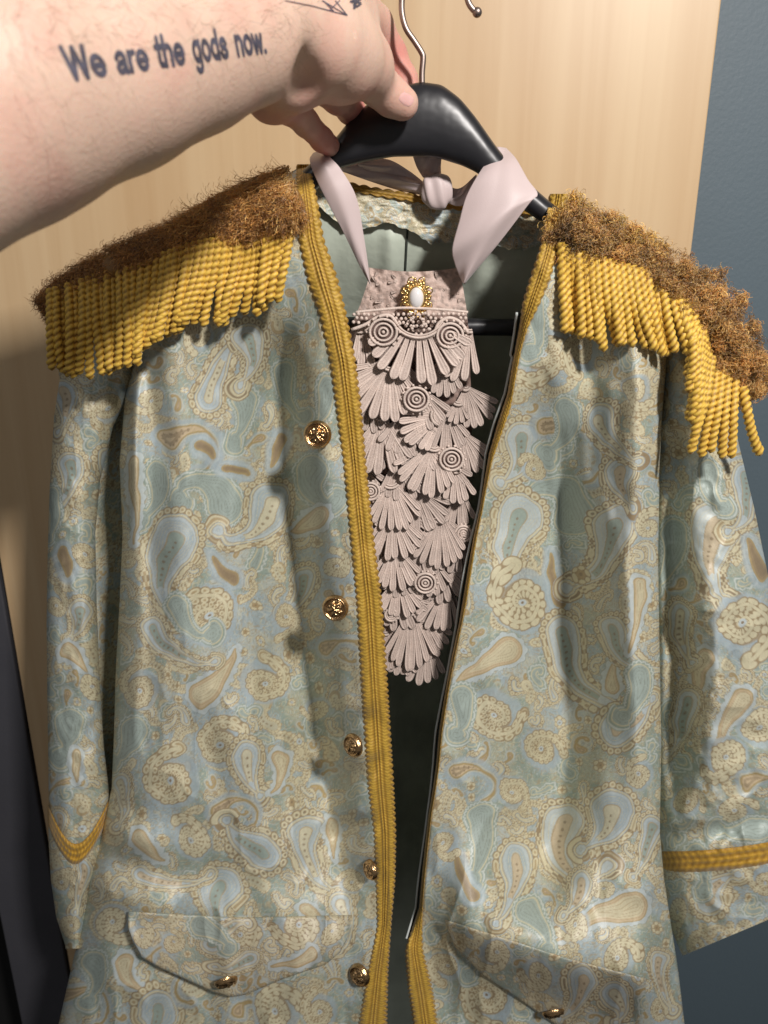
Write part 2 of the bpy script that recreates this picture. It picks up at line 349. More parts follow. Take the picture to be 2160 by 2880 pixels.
        for i in range(n-1):
            ax, ay = sx[i], sy[i]; vx, vy = sx[i+1]-ax, sy[i+1]-ay; l2 = vx*vx+vy*vy
            tl = np.clip(((X-ax)*vx+(Yp-ay)*vy)/l2, 0, 1)
            dx = X-ax-tl*vx; dy = Yp-ay-tl*vy; d = np.hypot(dx, dy); T_ = (i+tl)/(n-1); q = d-W(T_)
            mk = q < bq; bq[mk] = q[mk]; best[mk] = d[mk]; bt[mk] = T_[mk]; side[mk] = np.sign(vx*dy-vy*dx)[mk]
        q = bq; capm = bt < 1e-4
        angc = np.arctan2(Yp-y, X-x)-D(hd)-math.pi; angc = np.abs(np.mod(angc+np.pi, 2*np.pi)-np.pi)
        s = np.where(capm, angc*R, math.pi/2*R+bt*Ln); s = s*np.where(side >= 0, 1, -1)
        wv = W(bt); sub = col[idx]
        if kd == 'F':
            R = Rw; dr = np.hypot(X-x, Yp-y)
            mixc(sub, c['blue'], band(dr, -1, R*1.12, 6)*.7); mixc(sub, c['tan']*.8+c['brown']*.2, band(dr, -1, R*.74, 4)*.75)
            lobes(sub, q, s, max(4, R*.115), c['cream'], c['tan']*.5+c['brown']*.5, c['tan'] if rr.random() < .5 else None)
            mixc(sub, c['cream'], band(q, -99, 0)); mixc(sub, c['pale'], band(dr, -1, R*.14)); mixc(sub, c['brown'], band(dr, -1, R*.05)); col[idx] = sub; continue
        if kd == 'S':
            r = max(4.0, min(9.5, R*.19)); rt = r
            mixc(sub, c['blue'] if rr.random() < .7 else c['pale'], band(q, -200, r*2)*.85)
            lobes(sub, q, s, rt, c['cream'], c['brown']*.55+c['tan']*.45, c['tan'] if rr.random() < .5 else c['brown'])
            mixc(sub, c['cream'], band(q, -7, -3)); mixc(sub, c['tan'], band(q, -9.5, -7.5)*.8)
            mixc(sub, c['pale'], band(q, -17, -10)*.7)
            inn = np.abs(np.mod(q/7.5, 1)-.5)*2
            mixc(sub, c['cream'], sm(.7, .95, inn)*(q < -18)*.6)
            core = best-wv*.32; cc = c['orange'] if rr.random() < .3 else (c['sage'] if rr.random() < .6 else c['cream'])
            mixc(sub, cc, band(core, -99, 0)*(R > 24)*.85*(bt < .6)); mixc(sub, c['tan'], band(core, -1, 2)*(R > 24)*(bt < .6)*.8)
            dd = np.hypot(np.mod(bt*Ln, 17)-8.5, best); mixc(sub, c['brown'], band(dd, 0, 3.6)*(R > 24)*(bt < .55)*.8)
        elif kd == 'V':
            r = 4.2
            mixc(sub, c['blue'], band(q, 0, 9)*.35)
            lobes(sub, q, s, r, c['cream'], c['tan'], None)
            mixc(sub, c['cream'], band(q, -99, 0)*.75); dd = np.hypot(np.mod(bt*Ln, 10)-5, best)
            mixc(sub, c['brown']*.7+c['tan']*.3, band(dd, 0, 2.9)*.85)
        elif kd == 'T':
            mixc(sub, c['blue'], band(q, -99, min(18, R*.8), 6)*.7)
            mixc(sub, c['orange'], band(q, -99, 0)); mixc(sub, c['brown'], band(q, -R*.8, -R*.45)*.55*(bt < .4))
            mixc(sub, c['gold'], band(q, -3.4, 1.0)); mixc(sub, c['cream'], band(q, 2, 4.5)*.6)
            dd = np.hypot(np.mod(s, 16)-8, q+R*.45); mixc(sub, c['brown'], band(dd, 0, 3)*(bt < .3)*(R > 18)*.8)
        elif kd == 'C':
            mixc(sub, c['blue'], band(q, -99, 20, 8)*.7); mixc(sub, c['pale'], band(q, 8, 14)*.4)
            mixc(sub, c['brown']*.5+c['tan']*.5, band(q, -99, 0)); mixc(sub, c['brown'], band(q, -99, -R*.45)*.6); mixc(sub, c['gold'], band(q, -2, 2.2))
        elif kd == 'D':
            zz = np.sin(s/4.2)*3.0
            mixc(sub, c['pale'], band(q, -99, 13+zz)*.9); mixc(sub, c['deep'], band(q, 13+zz, 15+zz)*.5)
            mixc(sub, c['orange'], band(q, -99, 0)); mixc(sub, c['cream'], band(q, -99, -R*.3)*.85)
            inn = np.abs(np.mod(q/8, 1)-.5)*2; mixc(sub, c['tan'], sm(.7, .95, inn)*(q < -5)*.7); mixc(sub, c['gold'], band(q, -2, 1.4)*.9)
        else:
            zz = np.abs(np.mod(s/11, 1)-.5)*10
            mixc(sub, c['sage'], band(q, -99, 12)); mixc(sub, c['white'], band(q, 5+zz-2.6, 5+zz+2.0)*.75)
            mixc(sub, c['pale'], band(q, -99, 0)*.25)
            inn = np.abs(np.mod(q/8.5, 1)-.5)*2; mixc(sub, c['deep'], sm(.74, .95, inn)*(q < -3)*.7); mixc(sub, c['cream'], band(q, -2.4, 1.5)*.8)
        col[idx] = sub
    sp = fbm(px/3.1, py/5.2, 2, seed+8)
    mean = c['sage']*.6+c['blue']*.25+c['cream']*.15; col = mean+(col-mean)*.93
    col *= (.98+.20*sp)[:, None]
    if tint is not None: col *= tint
    return col

# ---------------------------------------------------------------- jacket surfaces (as depth over the front view)
TR_L = [(440,836,872),(482,833,875),(560,833,892),(677,840,911),(781,862,948),(885,898,974),(1016,927,1000),(1172,948,1018),(1302,966,1029),(1432,977,1042),(1562,990,1057),(1693,1003,1074),
 (1823,1010,1083),(1953,1018,1091),(2083,1026,1099),(2213,1035,1107),(2344,1052,1113),(2474,1057,1111),(2604,1061,1100),(2734,1035,1091),(2880,1009,1087),(2990,1000,1082)]
TR_L = np.array(TR_L, float)
OUT_L = [(640,330),(800,345),(1000,376),(1110,352),(1300,336),(1500,345),(1700,336),(1900,325),(2083,320),(2213,314),(2344,285),(2474,252),(2604,228),(2734,198),(2880,165),(3000,150)]
RI = [(537,1549),(560,1543),(625,1536),(703,1517),(781,1491),(846,1471),(937,1456),(1029,1439),(1107,1426),(1185,1400),(1276,1374),(1354,1361),(1432,1348),(1510,1331),(1601,1315),(1680,1302),
 (1758,1289),(1849,1269),(1953,1250),(2057,1234),(2148,1226),(2213,1217),(2292,1204),(2370,1195),(2448,1187),(2552,1178),(2630,1152),(2669,1139),(2760,1146),(2880,1163),(3000,1180)]
RO_T = [(537,1600),(586,1590),(703,1569),(781,1549),(859,1517),(924,1484),(990,1465),(1081,1448),(1146,1438),(1300,1384),(1500,1344),(1700,1312),(1900,1270),(2100,1238),(2300,1212),(2500,1193),(2590,1188),(2669,1188),(2786,1217),(2880,1230),(3000,1245)]
OUT_R = [(640,1820),(800,1880),(1015,1876),(1170,1862),(1302,1856),(1562,1851),(1823,1855),(2083,1860),(2344,1856),(2474,1868),(2604,1888),(2734,1908),(2880,1925),(3000,1938)]
def topL(px): return ip(px, [(250,745),(330,715),(500,640),(650,570),(760,520),(840,475),(900,462)])
def topR(px): return ip(px, [(1530,560),(1600,610),(1700,672),(1820,735),(1900,800)])
_gy = np.arange(-200, 3400, 10.); _gk = np.exp(-(np.arange(-18, 19)/7.)**2); _gk /= _gk.sum()
def softline(py, pts):
    pts = np.asarray(pts, float); xs_ = np.interp(_gy, pts[:, 0], pts[:, 1]); ss = np.interp(_gy, pts[:, 0], pts[:, 2], left=0, right=0)
    sm_ = lambda v: np.convolve(np.pad(v, 18, 'edge'), _gk, 'valid')
    return np.interp(py, _gy, sm_(xs_)), np.interp(py, _gy, sm_(ss))
def ridge(px, py, pts, depth, sig):
    """fold along a line given as (y, x, strength)"""
    x, s = softline(py, pts)
    return depth*s*np.exp(-((px-x)/sig)**2)
def wave(px, py, pts, depth, wl, wr_):
    """lopsided fold: long slope on its left, short slope on its right"""
    x, s = softline(py, pts)
    d = px-x; return depth*s*np.exp(-(d/np.where(d < 0, wl, wr_))**2)
def crease(px, py, sx, sy, seed):
    return (1-np.abs(2*fbm(px/sx, py/sy, 2, seed)-1))**3
def YL(px, py):
    px = np.asarray(px, float); py = np.asarray(py, float)
    xo = ip(py, OUT_L); e = np.clip((px-xo)/190, 0, 1); y = -.026+.062*(1-np.sqrt(1-(1-e)**2+1e-9))
    e2 = np.clip((py-topL(px))/150, 0, 1); y = y+.045*(1-np.sqrt(1-(1-e2)**2+1e-9))
    y = y+wave(px, py, [(700,775,0),(900,788,.22),(1080,795,.8),(1300,800,1),(1500,818,1),(1700,838,1),(1900,860,1),(2150,895,.9),(2400,945,.5),(2600,985,0)], .072, 150, 66)
    y = y+wave(px, py, [(780,560,0),(950,590,.8),(1300,610,.7),(1700,620,.5),(2100,640,0)], .013, 80, 55)
    y = y+wave(px, py, [(900,430,0),(1000,425,.6),(1200,440,1),(1600,425,.8),(2000,420,.4),(2300,400,0)], .012, 30, 46)
    y = y-ridge(px, py, [(1000,395,0),(1150,378,1),(1400,380,1),(1560,375,0)], .010, 16)
    y = y+wave(px, py, [(1900,560,0),(2150,600,.7),(2400,640,.6),(2560,650,0)], .012, 90, 60)
    y = y-.0045*crease(px, py, 120, 260, 91)*sm(1500, 2300, py)
    # gathers beside the braid and at the waist
    g = np.exp(-((px-985)/70)**2)*sm(1900, 2080, py)*(1-sm(2350, 2500, py)); y = y+.0065*g*np.sin(py/23+px/40+2*fbm(px/60,py/60,1,3))
    g = np.exp(-((px-370)/110)**2)*np.exp(-((py-2420)/130)**2); y = y+.007*g*np.sin((py-px*.35)/30)
    g = np.exp(-((px-720)/320)**2)*np.exp(-((py-2460)/60)**2); y = y+.006*g
    y = y+.020*sm(2200, 2900, py)*0-.012*sm(2300, 2800, py)
    y = y+.018*(fbm(px/130, py/420, 2, 5)-.5)+.0042*(fbm(px/42, py/90, 2, 6)-.5)
    return y
def YR(px, py):
    px = np.asarray(px, float); py = np.asarray(py, float)
    xi = ip(py, RI); xo = ip(py, OUT_R); e = np.clip((xo-px)/120, 0, 1); y = -.032+.035*(1-np.sqrt(1-(1-e)**2+1e-9))
    tw = np.maximum(ip(py, RO_T)-xi, 6); oblq = 1-sm(16, 50, tw)
    e3 = np.clip((px-xi)/(tw*1.1+6), 0, 1); y = y+(.004+.016*oblq)*(1-np.sqrt(1-(1-e3)**2+1e-9))
    e2 = np.clip((py-topR(px))/150, 0, 1); y = y+.045*(1-np.sqrt(1-(1-e2)**2+1e-9))
    y = y+wave(px, py, [(1050,1560,0),(1250,1568,.6),(1450,1572,1),(1700,1590,1),(1850,1610,1),(2050,1590,.8),(2400,1540,.8),(2560,1530,.2),(2700,1530,0)], .074, 170, 92)
    y = y+wave(px, py, [(750,1600,0),(950,1640,1),(1200,1680,.7),(1400,1700,0)], .016, 50, 50)
    y = y-ridge(px, py, [(900,1790,0),(1150,1800,1),(1400,1800,1),(1650,1775,1),(1900,1790,.8),(2200,1800,.4),(2400,1800,0)], .012, 40)
    y = y+wave(px, py, [(1200,1400,0),(1500,1390,1),(1900,1340,.7),(2200,1330,0)], .009, 60, 50)
    y = y-.0045*crease(px, py, 120, 240, 92)*sm(1700, 2300, py)
    g = np.exp(-((px-1740)/100)**2)*np.exp(-((py-2480)/60)**2); y = y-.008*g
    dl = py-(2584+(px-1252)*.30); y = y-.042*np.exp(-(np.maximum(-dl, 0)/190)**2)*np.exp(-(np.maximum(dl, 0)/125)**2)*sm(1200, 1340, px)*(1-sm(1790, 1900, px))
    y = y-.010*sm(2300, 2800, py)
    y = y+.018*(fbm(px/130+50, py/400, 2, 15)-.5)+.0042*(fbm(px/45, py/85, 2, 16)-.5)
    return y
jroot = U(1100, 2880, .02)
jacket = empty('jacket', jroot, 'pale blue and sage paisley brocade coat with gold braid and fringed epaulettes on hanger', 'jacket')
STEP = 2.5
def panel(inner, outer, top, Yf, ybot, motifs, seed, nback=22):
    nr = int((ybot-460)/STEP*.97); nc = int(720/STEP)
    s = np.linspace(0, 1, nc)[None, :]; t = np.linspace(0, 1, nr)[:, None]
    # top follows the shoulder line
    xt = inner(520)+(outer(700)-inner(520))*s; yt = top(xt)
    y = yt+(ybot-yt)*t; x = inner(y)+(outer(y)-inner(y))*s
    Yd = Yf(x, y); P = U(x, y, Yd); colr = paisley(x, y, motifs, seed).reshape(nr, nc, 3)
    # side wraps to the back of the coat
    k = np.linspace(0, 1, nback+1)[None, 1:]; sg = np.sign(inner(1500)-outer(1500))
    xe = x[:, -1:]; ye = y[:, -1:]; xb = xe+sg*(26*np.sin(k*np.pi/2)+60*k**3); yb = ye+0*k; Yb = Yd[:, -1:]+.055*k+.02*k*k
    Pb = U(xb, yb, Yb); cb = paisley(xe+k*60*-sg, yb, [], seed).reshape(nr, nback, 3)
    return np.concatenate([P, Pb], 1), np.concatenate([colr, cb], 1)
print('cloth')
motL = fillers(PAIS_L, 170, 1060, 520, 2960, 1); motR = fillers(PAIS_R, 1160, 1940, 520, 2960, 2)
inL = lambda y: (np.interp(y, TR_L[:, 0], TR_L[:, 1])+np.interp(y, TR_L[:, 0], TR_L[:, 2])*2)/3-4
P, cc = panel(inL, lambda y: ip(y, OUT_L), topL, YL, 3000, motL, 3)
fl = link('front_panel', grid_mesh('front_panel', P, cc), M['brocade'], jacket)
P, cc = panel(lambda y: ip(y, RI)+2, lambda y: ip(y, OUT_R), topR, YR, 3000, motR, 9)
fr = link('front_panel', grid_mesh('front_panel', P[:, ::-1], cc[:, ::-1]), M['brocade'], jacket)

# side of the coat seen in the gap beside the sleeve
sy_ = np.linspace(860, 2380, 420)[:, None]; su_ = np.linspace(0, 1, 50)[None, :]
sx_p = (ip(sy_, OUT_L)+60)*(1-su_)+(ip(sy_, OUT_L)-95)*su_; sY = .088-.006*np.sin(su_*1.5)+.01*(fbm(sx_p/50, sy_/160, 2, 66)-.5)
link('side_panel', grid_mesh('side_panel', U(sx_p, sy_, sY), paisley(sx_p*1.5, (sy_+0*sx_p)*1.2, fillers([], 300, 800, 1000, 3000, 21), 22).reshape(420, 50, 3)), M['brocade'], jacket)
# back of the coat, inside
def NECKY(px): return ip(px, [(850,490),(900,505),(985,533),(1060,548),(1140,560),(1290,588),(1400,600),(1560,600)])
ny, nx = 260, 220
s = np.linspace(0, 1, nx)[None, :]; t = np.linspace(0, 1, ny)[:, None]
x0 = lambda y: ip(y, OUT_L)+70; x1 = lambda y: ip(y, OUT_R)-70-80*(1-sm(640, 1000, y))
xt = x0(720)+(x1(720)-x0(720))*s
yt = np.where(xt < 870, topL(xt)+8, np.where(xt > 1545, topR(xt)+8, NECKY(xt)))
y = yt+(3000-yt)*t; x = x0(y)+(x1(y)-x0(y))*s
YB = lambda px, py: .036+.064*sm(600, 1150, py)+.02*sm(1500, 2800, py)+.008*(fbm(px/90, py/260, 2, 31)-.5)-.012*np.exp(-((px-1100)/26)**2)*sm(600, 680, py)*.4+.02*np.clip(np.abs(px-1150)/700, 0, 1)**2*-1
Pb = U(x, y, YB(x, y)); back = link('back_lining', grid_mesh('back_lining', Pb), M['lining'], jacket, label='sage satin lining of the coat back')
# centre back seam
sy = np.linspace(640, 1100, 60); sx = 1146-(sy-640)*.05
link('lining_seam', tube('lining_seam', U(sx, sy, YB(sx, sy)-.0006), .0009, 6), mat('seam', srgb(60, 66, 60), .8), jacket)
# paisley facing under the back neckline
nx, ny = 300, 60
x = np.linspace(872, 1548, nx)[None, :]+0*np.zeros((ny, 1)); t = np.linspace(0, 1, ny)[:, None]
hgt = 92+14*np.sin(x/37)+18*(fbm(x/22, x*0, 2, 44)-.5); y = NECKY(x)+hgt*t
Yf = YB(x, y)-.003-.0035*t+.004*(fbm(x/30, y/14, 2, 45)-.5)
link('neck_facing', grid_mesh('neck_facing', U(x, y, Yf), paisley(x*1.6, y*1.6, fillers([], 1380, 2500, 780, 1120, 5), 12).reshape(ny, nx, 3)), M['brocade'], jacket)

# ---------------------------------------------------------------- braid
def braid(name, A, B, Yf, n, parent, cols=(srgb(232, 192, 80), srgb(150, 110, 32)), ridges=(-.12, .12), amp=.0011, period=.0026, proud=.0016, scal=.16, label=None, nu=42):
    """A, B: (n,2) photo positions of the two borders"""
    mid = (A+B)/2; seg = np.linalg.norm(np.diff(U(mid[:, 0], mid[:, 1], Yf(mid[:, 0], mid[:, 1])), axis=0), axis=1); arc = np.concatenate([[0], np.cumsum(seg)])
    u = np.linspace(-1, 1, nu)[None, :]; a = arc[:, None]
    sc = 1+scal*(np.abs(np.sin(a/period*np.pi*.5))-.5)*np.abs(u)**3
    x = mid[:, 0:1]+(B[:, 0:1]-A[:, 0:1])/2*u*sc; y = mid[:, 1:2]+(B[:, 1:2]-A[:, 1:2])/2*u*sc
    Yd = Yf(x, y)
    h = .75*np.exp(-((np.abs(u)-.56)/.22)**4)*(len(ridges) > 1)
    for r in ridges: h = h+np.exp(-((u-r)/.09)**2)
    h = np.clip(h, 0, 1.1)
    rib = np.sin(a/period*2*np.pi+12*np.abs(np.abs(u)-.56)); edge = np.exp(-((np.abs(u)-.86)/.10)**2)*np.abs(np.sin(a/period*np.pi*.5+.4))
    rib2 = rib*(.4+.6*h)
    H = proud*(1-np.abs(u)**8)+amp*(1.1*h+.12*rib2+1.1*edge-.9*np.exp(-(u/.035)**2))
    P = U(x, y, Yd-H)
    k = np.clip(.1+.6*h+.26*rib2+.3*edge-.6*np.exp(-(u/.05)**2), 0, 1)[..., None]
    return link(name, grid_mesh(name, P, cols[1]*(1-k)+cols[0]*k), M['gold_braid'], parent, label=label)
yy = np.linspace(462, 2985, 1500)
A = np.stack([np.interp(yy, TR_L[:, 0], TR_L[:, 1]), yy], 1); B = np.stack([np.interp(yy, TR_L[:, 0], TR_L[:, 2]), yy], 1)
kk = np.exp(-np.linspace(-3, 3, 61)**2); kk /= kk.sum()
def smo(v): return np.convolve(np.pad(v, 30, 'edge'), kk, 'valid')
A[:, 0] = smo(A[:, 0]); B[:, 0] = smo(B[:, 0])
YLt = lambda x, y: YL(np.minimum(x, np.interp(y, TR_L[:, 0], TR_L[:, 2])), y)+.006*0
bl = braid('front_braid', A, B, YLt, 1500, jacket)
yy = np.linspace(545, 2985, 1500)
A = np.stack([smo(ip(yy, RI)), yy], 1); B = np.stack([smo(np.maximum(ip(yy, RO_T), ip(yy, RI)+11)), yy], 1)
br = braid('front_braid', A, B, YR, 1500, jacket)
# neckline gimp at the back
xx = np.linspace(880, 1545, 420); ya = NECKY(xx)-10
gb = braid('neck_braid', np.stack([xx, ya-9], 1), np.stack([xx, ya+14], 1), lambda x, y: YB(x, NECKY(x))-.003, 420, jacket, ridges=(0,), period=.0042, scal=.5, amp=.0014, nu=12)
# pale facing edge beside the right front
yy = np.linspace(880, 2640, 240); xx = ip(yy, RI)-6+3*np.sin(yy/70)+np.where(yy < 1000, -6, 0)
YE = lambda px, py: YR(ip(py, RI)+1, py)-.0005
link('edge_piping', tube('edge_piping', U(xx, yy, YE(xx, yy)), .0009, 6), M['piping'], jacket)
xf = np.stack([ip(yy, RI)+4, ip(yy, RI)-4, xx], 1); Yff = np.stack([YR(ip(yy, RI)+4, yy)+.002, YE(xx, yy)+.003, YE(xx, yy)], 1)
link('front_facing', grid_mesh('front_facing', U(xf, yy[:, None]+0*xf, Yff)), bpy.data.materials['seam'], jacket)  # dark strip paints the shaded gap between braid and piping

# ---------------------------------------------------------------- sleeves
def sleeve(name, L, R, y0, y1, Yc, dep, motifs, seed, wr, parent, ncirc=(120, 40), tilt=0):
    nr = int((y1-y0)/STEP)
    y = np.linspace(y0, y1, nr)[:, None]
    nf, nb = ncirc; th = np.concatenate([np.linspace(0, np.pi, nf, endpoint=False), np.linspace(np.pi, 2*np.pi, nb, endpoint=False)])[None, :]
    xl_ = ip(y, L); xr_ = ip(y, R); m_ = (xl_+xr_)/2; h_ = (xr_-xl_)/2
    x = m_-h_*np.cos(th); yq = y+tilt*(x-m_)*sm(y0+(y1-y0)*.75, y1, y)
    cap = np.sqrt(np.clip((y-y0)/130, 0, 1)); d_ = dep*(.25+.75*cap)
    Yd = Yc(y)-d_*np.sin(th)*np.where(th > np.pi, .8, 1)+wr(x, yq)*np.where(np.sin(th) > 0, np.sin(th), 0)
    P = U(x, yq, Yd)
    xc = m_-h_*1.0*(1-2*th/np.pi*.5*1)*1.0 if False else x
    col = paisley(np.where(th > np.pi, x+300, x), yq+0*x, motifs, seed).reshape(nr, nf+nb, 3)
    o = link(name, grid_mesh(name, P, col, closed=True), M['brocade'], parent)
    return o
SL_L = [(760,250),(810,190),(870,152),(950,150),(1067,168),(1172,152),(1367,140),(1562,134),(1758,131),(1953,133),(2213,137),(2370,137),(2474,143),(2578,158),(2660,184)]
SL_R = [(690,330),(760,370),(900,400),(1050,390),(1200,318),(1350,282),(1500,268),(1700,272),(1900,280),(2100,292),(2250,310),(2400,296),(2474,276),(2560,256),(2660,240)]
wrL = lambda x, y: -.0015*crease(x, y, 60, 110, 94)+.010*(fbm(x/60, y/150, 2, 71)-.5)+.004*(fbm(x/25, y/50, 2, 72)-.5)
slv = sleeve('sleeve', SL_L, SL_R, 765, 2668, lambda y: .040+0*y, .034, fillers(PAIS_SL, 120, 420, 700, 2700, 3), 21, wrL, jacket, (90, 30))
SR_L = [(820,1900),(850,1862),(950,1850),(1150,1850),(1400,1846),(1700,1846),(2000,1848),(2344,1850),(2440,1858),(2500,1874),(2560,1898),(2620,1924),(2680,1950)]
SR_R = [(820,1960),(870,2010),(950,2060),(1100,2060),(1237,2075),(1432,2122),(1627,2162),(1900,2205),(2200,2240),(2450,2270),(2600,2290),(2730,2300)]
def wrR(x, y):
    g = ridge(x, y, [(1100,1900,0),(1300,1890,.5),(1700,1900,1),(1900,1915,1),(2150,1900,.7),(2300,1890,0)], .036, 44)
    g = g-ridge(x, y, [(1500,2010,0),(1700,2030,.7),(2000,2010,1),(2250,2000,0)], .014, 50)
    g = g-.003*crease(x, y, 90, 120, 93)
    return g+.014*(fbm(x/110, y/170, 2, 81)-.5)+.005*(fbm(x/35, y/45, 2, 82)-.5)+.006*np.exp(-((y-2330)/50)**2)*np.sin((y+x*.3)/22)
slv2 = sleeve('sleeve', SR_L, SR_R, 822, 2610, lambda y: .034+0*y, .052, fillers(PAIS_SR, 1840, 2300, 700, 2760, 4), 33, wrR, jacket, (170, 40), tilt=-.42)
# cuff braids wrap round the sleeves
def cuff(L, R, Yc, dep, yfun, wid, parent, wr, ncol=200):
    th = np.linspace(.0, 2*np.pi, ncol+1)
    m_ = lambda y: (ip(y, L)+ip(y, R))/2
    h_ = lambda y: (ip(y, R)-ip(y, L))/2
    rows = []; cols = []; u = np.linspace(-1, 1, 20)
    x_ = m_(yfun(0))-h_(yfun(0))*np.cos(th)
    for uu in u:
        y = yfun(-np.cos(th))+uu*wid/2; x = m_(y)-(h_(y)+3)*np.cos(th)
        g = np.sum([np.exp(-((uu-r)/.17)**2) for r in (-.6, 0, .6)]); rib = np.sin(th*55+abs(uu)*5)
        H = .0020*(1-abs(uu)**8)+.0009*g+.0004*rib
        Yd = Yc-(dep+H)*np.sin(th)*np.where(th > np.pi, .8, 1)+wr(x, y)*np.clip(np.sin(th), 0, 1)
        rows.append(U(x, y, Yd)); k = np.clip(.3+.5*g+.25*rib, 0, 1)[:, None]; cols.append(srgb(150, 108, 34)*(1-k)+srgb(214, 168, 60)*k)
    return link('cuff_braid', grid_mesh('cuff_braid', np.array(rows)[::-1], np.array(cols)[::-1]), M['gold_braid'], parent)
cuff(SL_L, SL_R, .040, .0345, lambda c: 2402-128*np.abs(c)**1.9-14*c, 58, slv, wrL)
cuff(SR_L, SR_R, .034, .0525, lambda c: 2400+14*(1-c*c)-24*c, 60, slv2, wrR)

# ---------------------------------------------------------------- pocket flaps
def flap(top, bot, x0, x1, Yf, lift, motifs, seed, label):
    n = int((x1-x0)/STEP); m = 110
    x = np.linspace(x0, x1, n)[None, :]+np.zeros((m, 1)); t = np.linspace(0, 1, m)[:, None]
    yt = top(x); yb = bot(x); y = yt+(yb-yt)*t
    rim = np.minimum(np.minimum(t, 1-t)*(yb-yt), np.minimum(x-x0, x1-x)); r = np.clip(rim/9, 0, 1)
    Yd = Yf(x, y)-lift(t, x)*1.0-.0016*np.sqrt(1-(1-r)**2)
    P = U(x, y, Yd)
    # turned-under edge gives the flap thickness
    Pb = U(x, y, Yf(x, y)-lift(t, x)+.0012)
    colr = paisley(x, y, motifs, seed)*np.array([.88, .85, .84])  # both flaps tinted darker; the right one's fold shade is painted in here
    me_v = [P.reshape(-1, 3), Pb.reshape(-1, 3)]
    q1 = grid_quads(m, n); q2 = grid_quads(m, n)[:, ::-1]+m*n
    idx = np.concatenate([np.arange(n), np.arange(1, m)*n+n-1, (m-1)*n+np.arange(n-2, -1, -1), np.arange(m-2, 0, -1)*n])
    nx_ = np.roll(idx, -1); q3 = np.stack([idx, idx+m*n, nx_+m*n, nx_], 1)
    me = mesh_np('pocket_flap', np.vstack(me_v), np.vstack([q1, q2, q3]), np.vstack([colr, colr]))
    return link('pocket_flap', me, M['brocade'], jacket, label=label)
pfm = [('F',671,2622,54,0,0,0),('F',839,2608,50,0,0,0),('F',400,2637,26,0,0,0),('S',600,2650,26,-60,110,60),('L',560,2600,22,20,90,40),('S',700,2700,26,150,90,40),('F',480,2660,26,0,0,0),('D',880,2680,20,150,100,20),('F',930,2620,26,0,0,0)]
ftop = lambda x: ip(x, [(360,2563),(620,2578),(700,2580),(990,2573)])
fbot = lambda x: ip(x, [(360,2612),(372,2645),(398,2692),(450,2722),(524,2755),(600,2790),(650,2804),(690,2798),(800,2752),(916,2713),(955,2680),(975,2645),(990,2600)])
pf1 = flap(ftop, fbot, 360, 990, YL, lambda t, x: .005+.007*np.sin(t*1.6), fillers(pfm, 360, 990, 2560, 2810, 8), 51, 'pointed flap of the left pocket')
for o_ in (): pass
rtop = lambda x: ip(x, [(1252,2587),(1400,2632),(1600,2696),(1816,2753)])
rbot = lambda x: ip(x, [(1252,2597),(1279,2663),(1358,2743),(1458,2809),(1560,2880),(1640,2900),(1790,2872),(1816,2840)])
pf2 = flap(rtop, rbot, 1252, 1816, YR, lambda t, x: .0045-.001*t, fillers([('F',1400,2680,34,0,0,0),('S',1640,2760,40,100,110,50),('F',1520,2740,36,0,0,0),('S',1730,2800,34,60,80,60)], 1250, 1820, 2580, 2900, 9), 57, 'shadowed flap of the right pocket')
for me in (pf2.data,):
    pass

# ---------------------------------------------------------------- buttons
def button_mesh(name, R):
    nr, na = 26, 64; r = np.linspace(0, 1, nr)[:, None]; a = np.linspace(0, 2*np.pi, na, endpoint=False)[None, :]
    h = .42*np.sqrt(np.clip(1-(r*.98)**2, 0, 1))+.10*np.exp(-((r-.84)/.07)**2)+.05*np.cos(a*5)*np.sin(np.pi*np.clip(r/.75, 0, 1))+.07*np.exp(-((r-.45)/.10)**2)*np.cos(a*8)+.05*np.exp(-(r/.15)**2)
    h = h-.10*np.exp(-((r-.66)/.05)**2)
    P = np.stack([R*r*np.cos(a), -R*h*1.0+0*a, R*r*np.sin(a)], -1)
    bk = np.stack([R*np.cos(a)*np.ones_like(r[:1]), .10*R+0*a, R*np.sin(a)], -1)
    return grid_mesh(name, np.concatenate([P, bk], 0)[:, ::-1], closed=True)
def button(px, py, Yb, R, parent, yaw=0, name='button', pitch=-.15):
    o = link(name, button_mesh(name, R), M['brass'], parent)
    p = U(px, py, Yb); M4 = Matrix.Translation(p) @ Matrix.Rotation(yaw, 4, 'Z') @ Matrix.Rotation(pitch, 4, 'X') @ Matrix.Rotation(random.random()*3, 4, 'Y')
    o.matrix_basis = M4; return o
YLm = lambda x, y: float(np.min(YL(np.array([x-34, x-17, x, x+17, x+34.]), np.full(5, float(y)))))
button(893,1222, YLm(893,1222)-.001, .0098, jacket, -.1)
button(943,1710, YLm(943,1710)-.0005, .0100, jacket, -.15)
button(994,2096, YLm(994,2096)-.0005, .0095, jacket, -.75)
button(1043,2446, YLm(1043,2446)-.0005, .0085, jacket, -.95)
button(1012,2742, YLm(1012,2742)-.0005, .0100, jacket, -.6)
button(636,2760, YL(636,2760)-.0145, .0098, pf1, .3, pitch=.5)
button(1556,2846, YR(1556,2846)-.006, .0098, pf2, .2, pitch=.6)

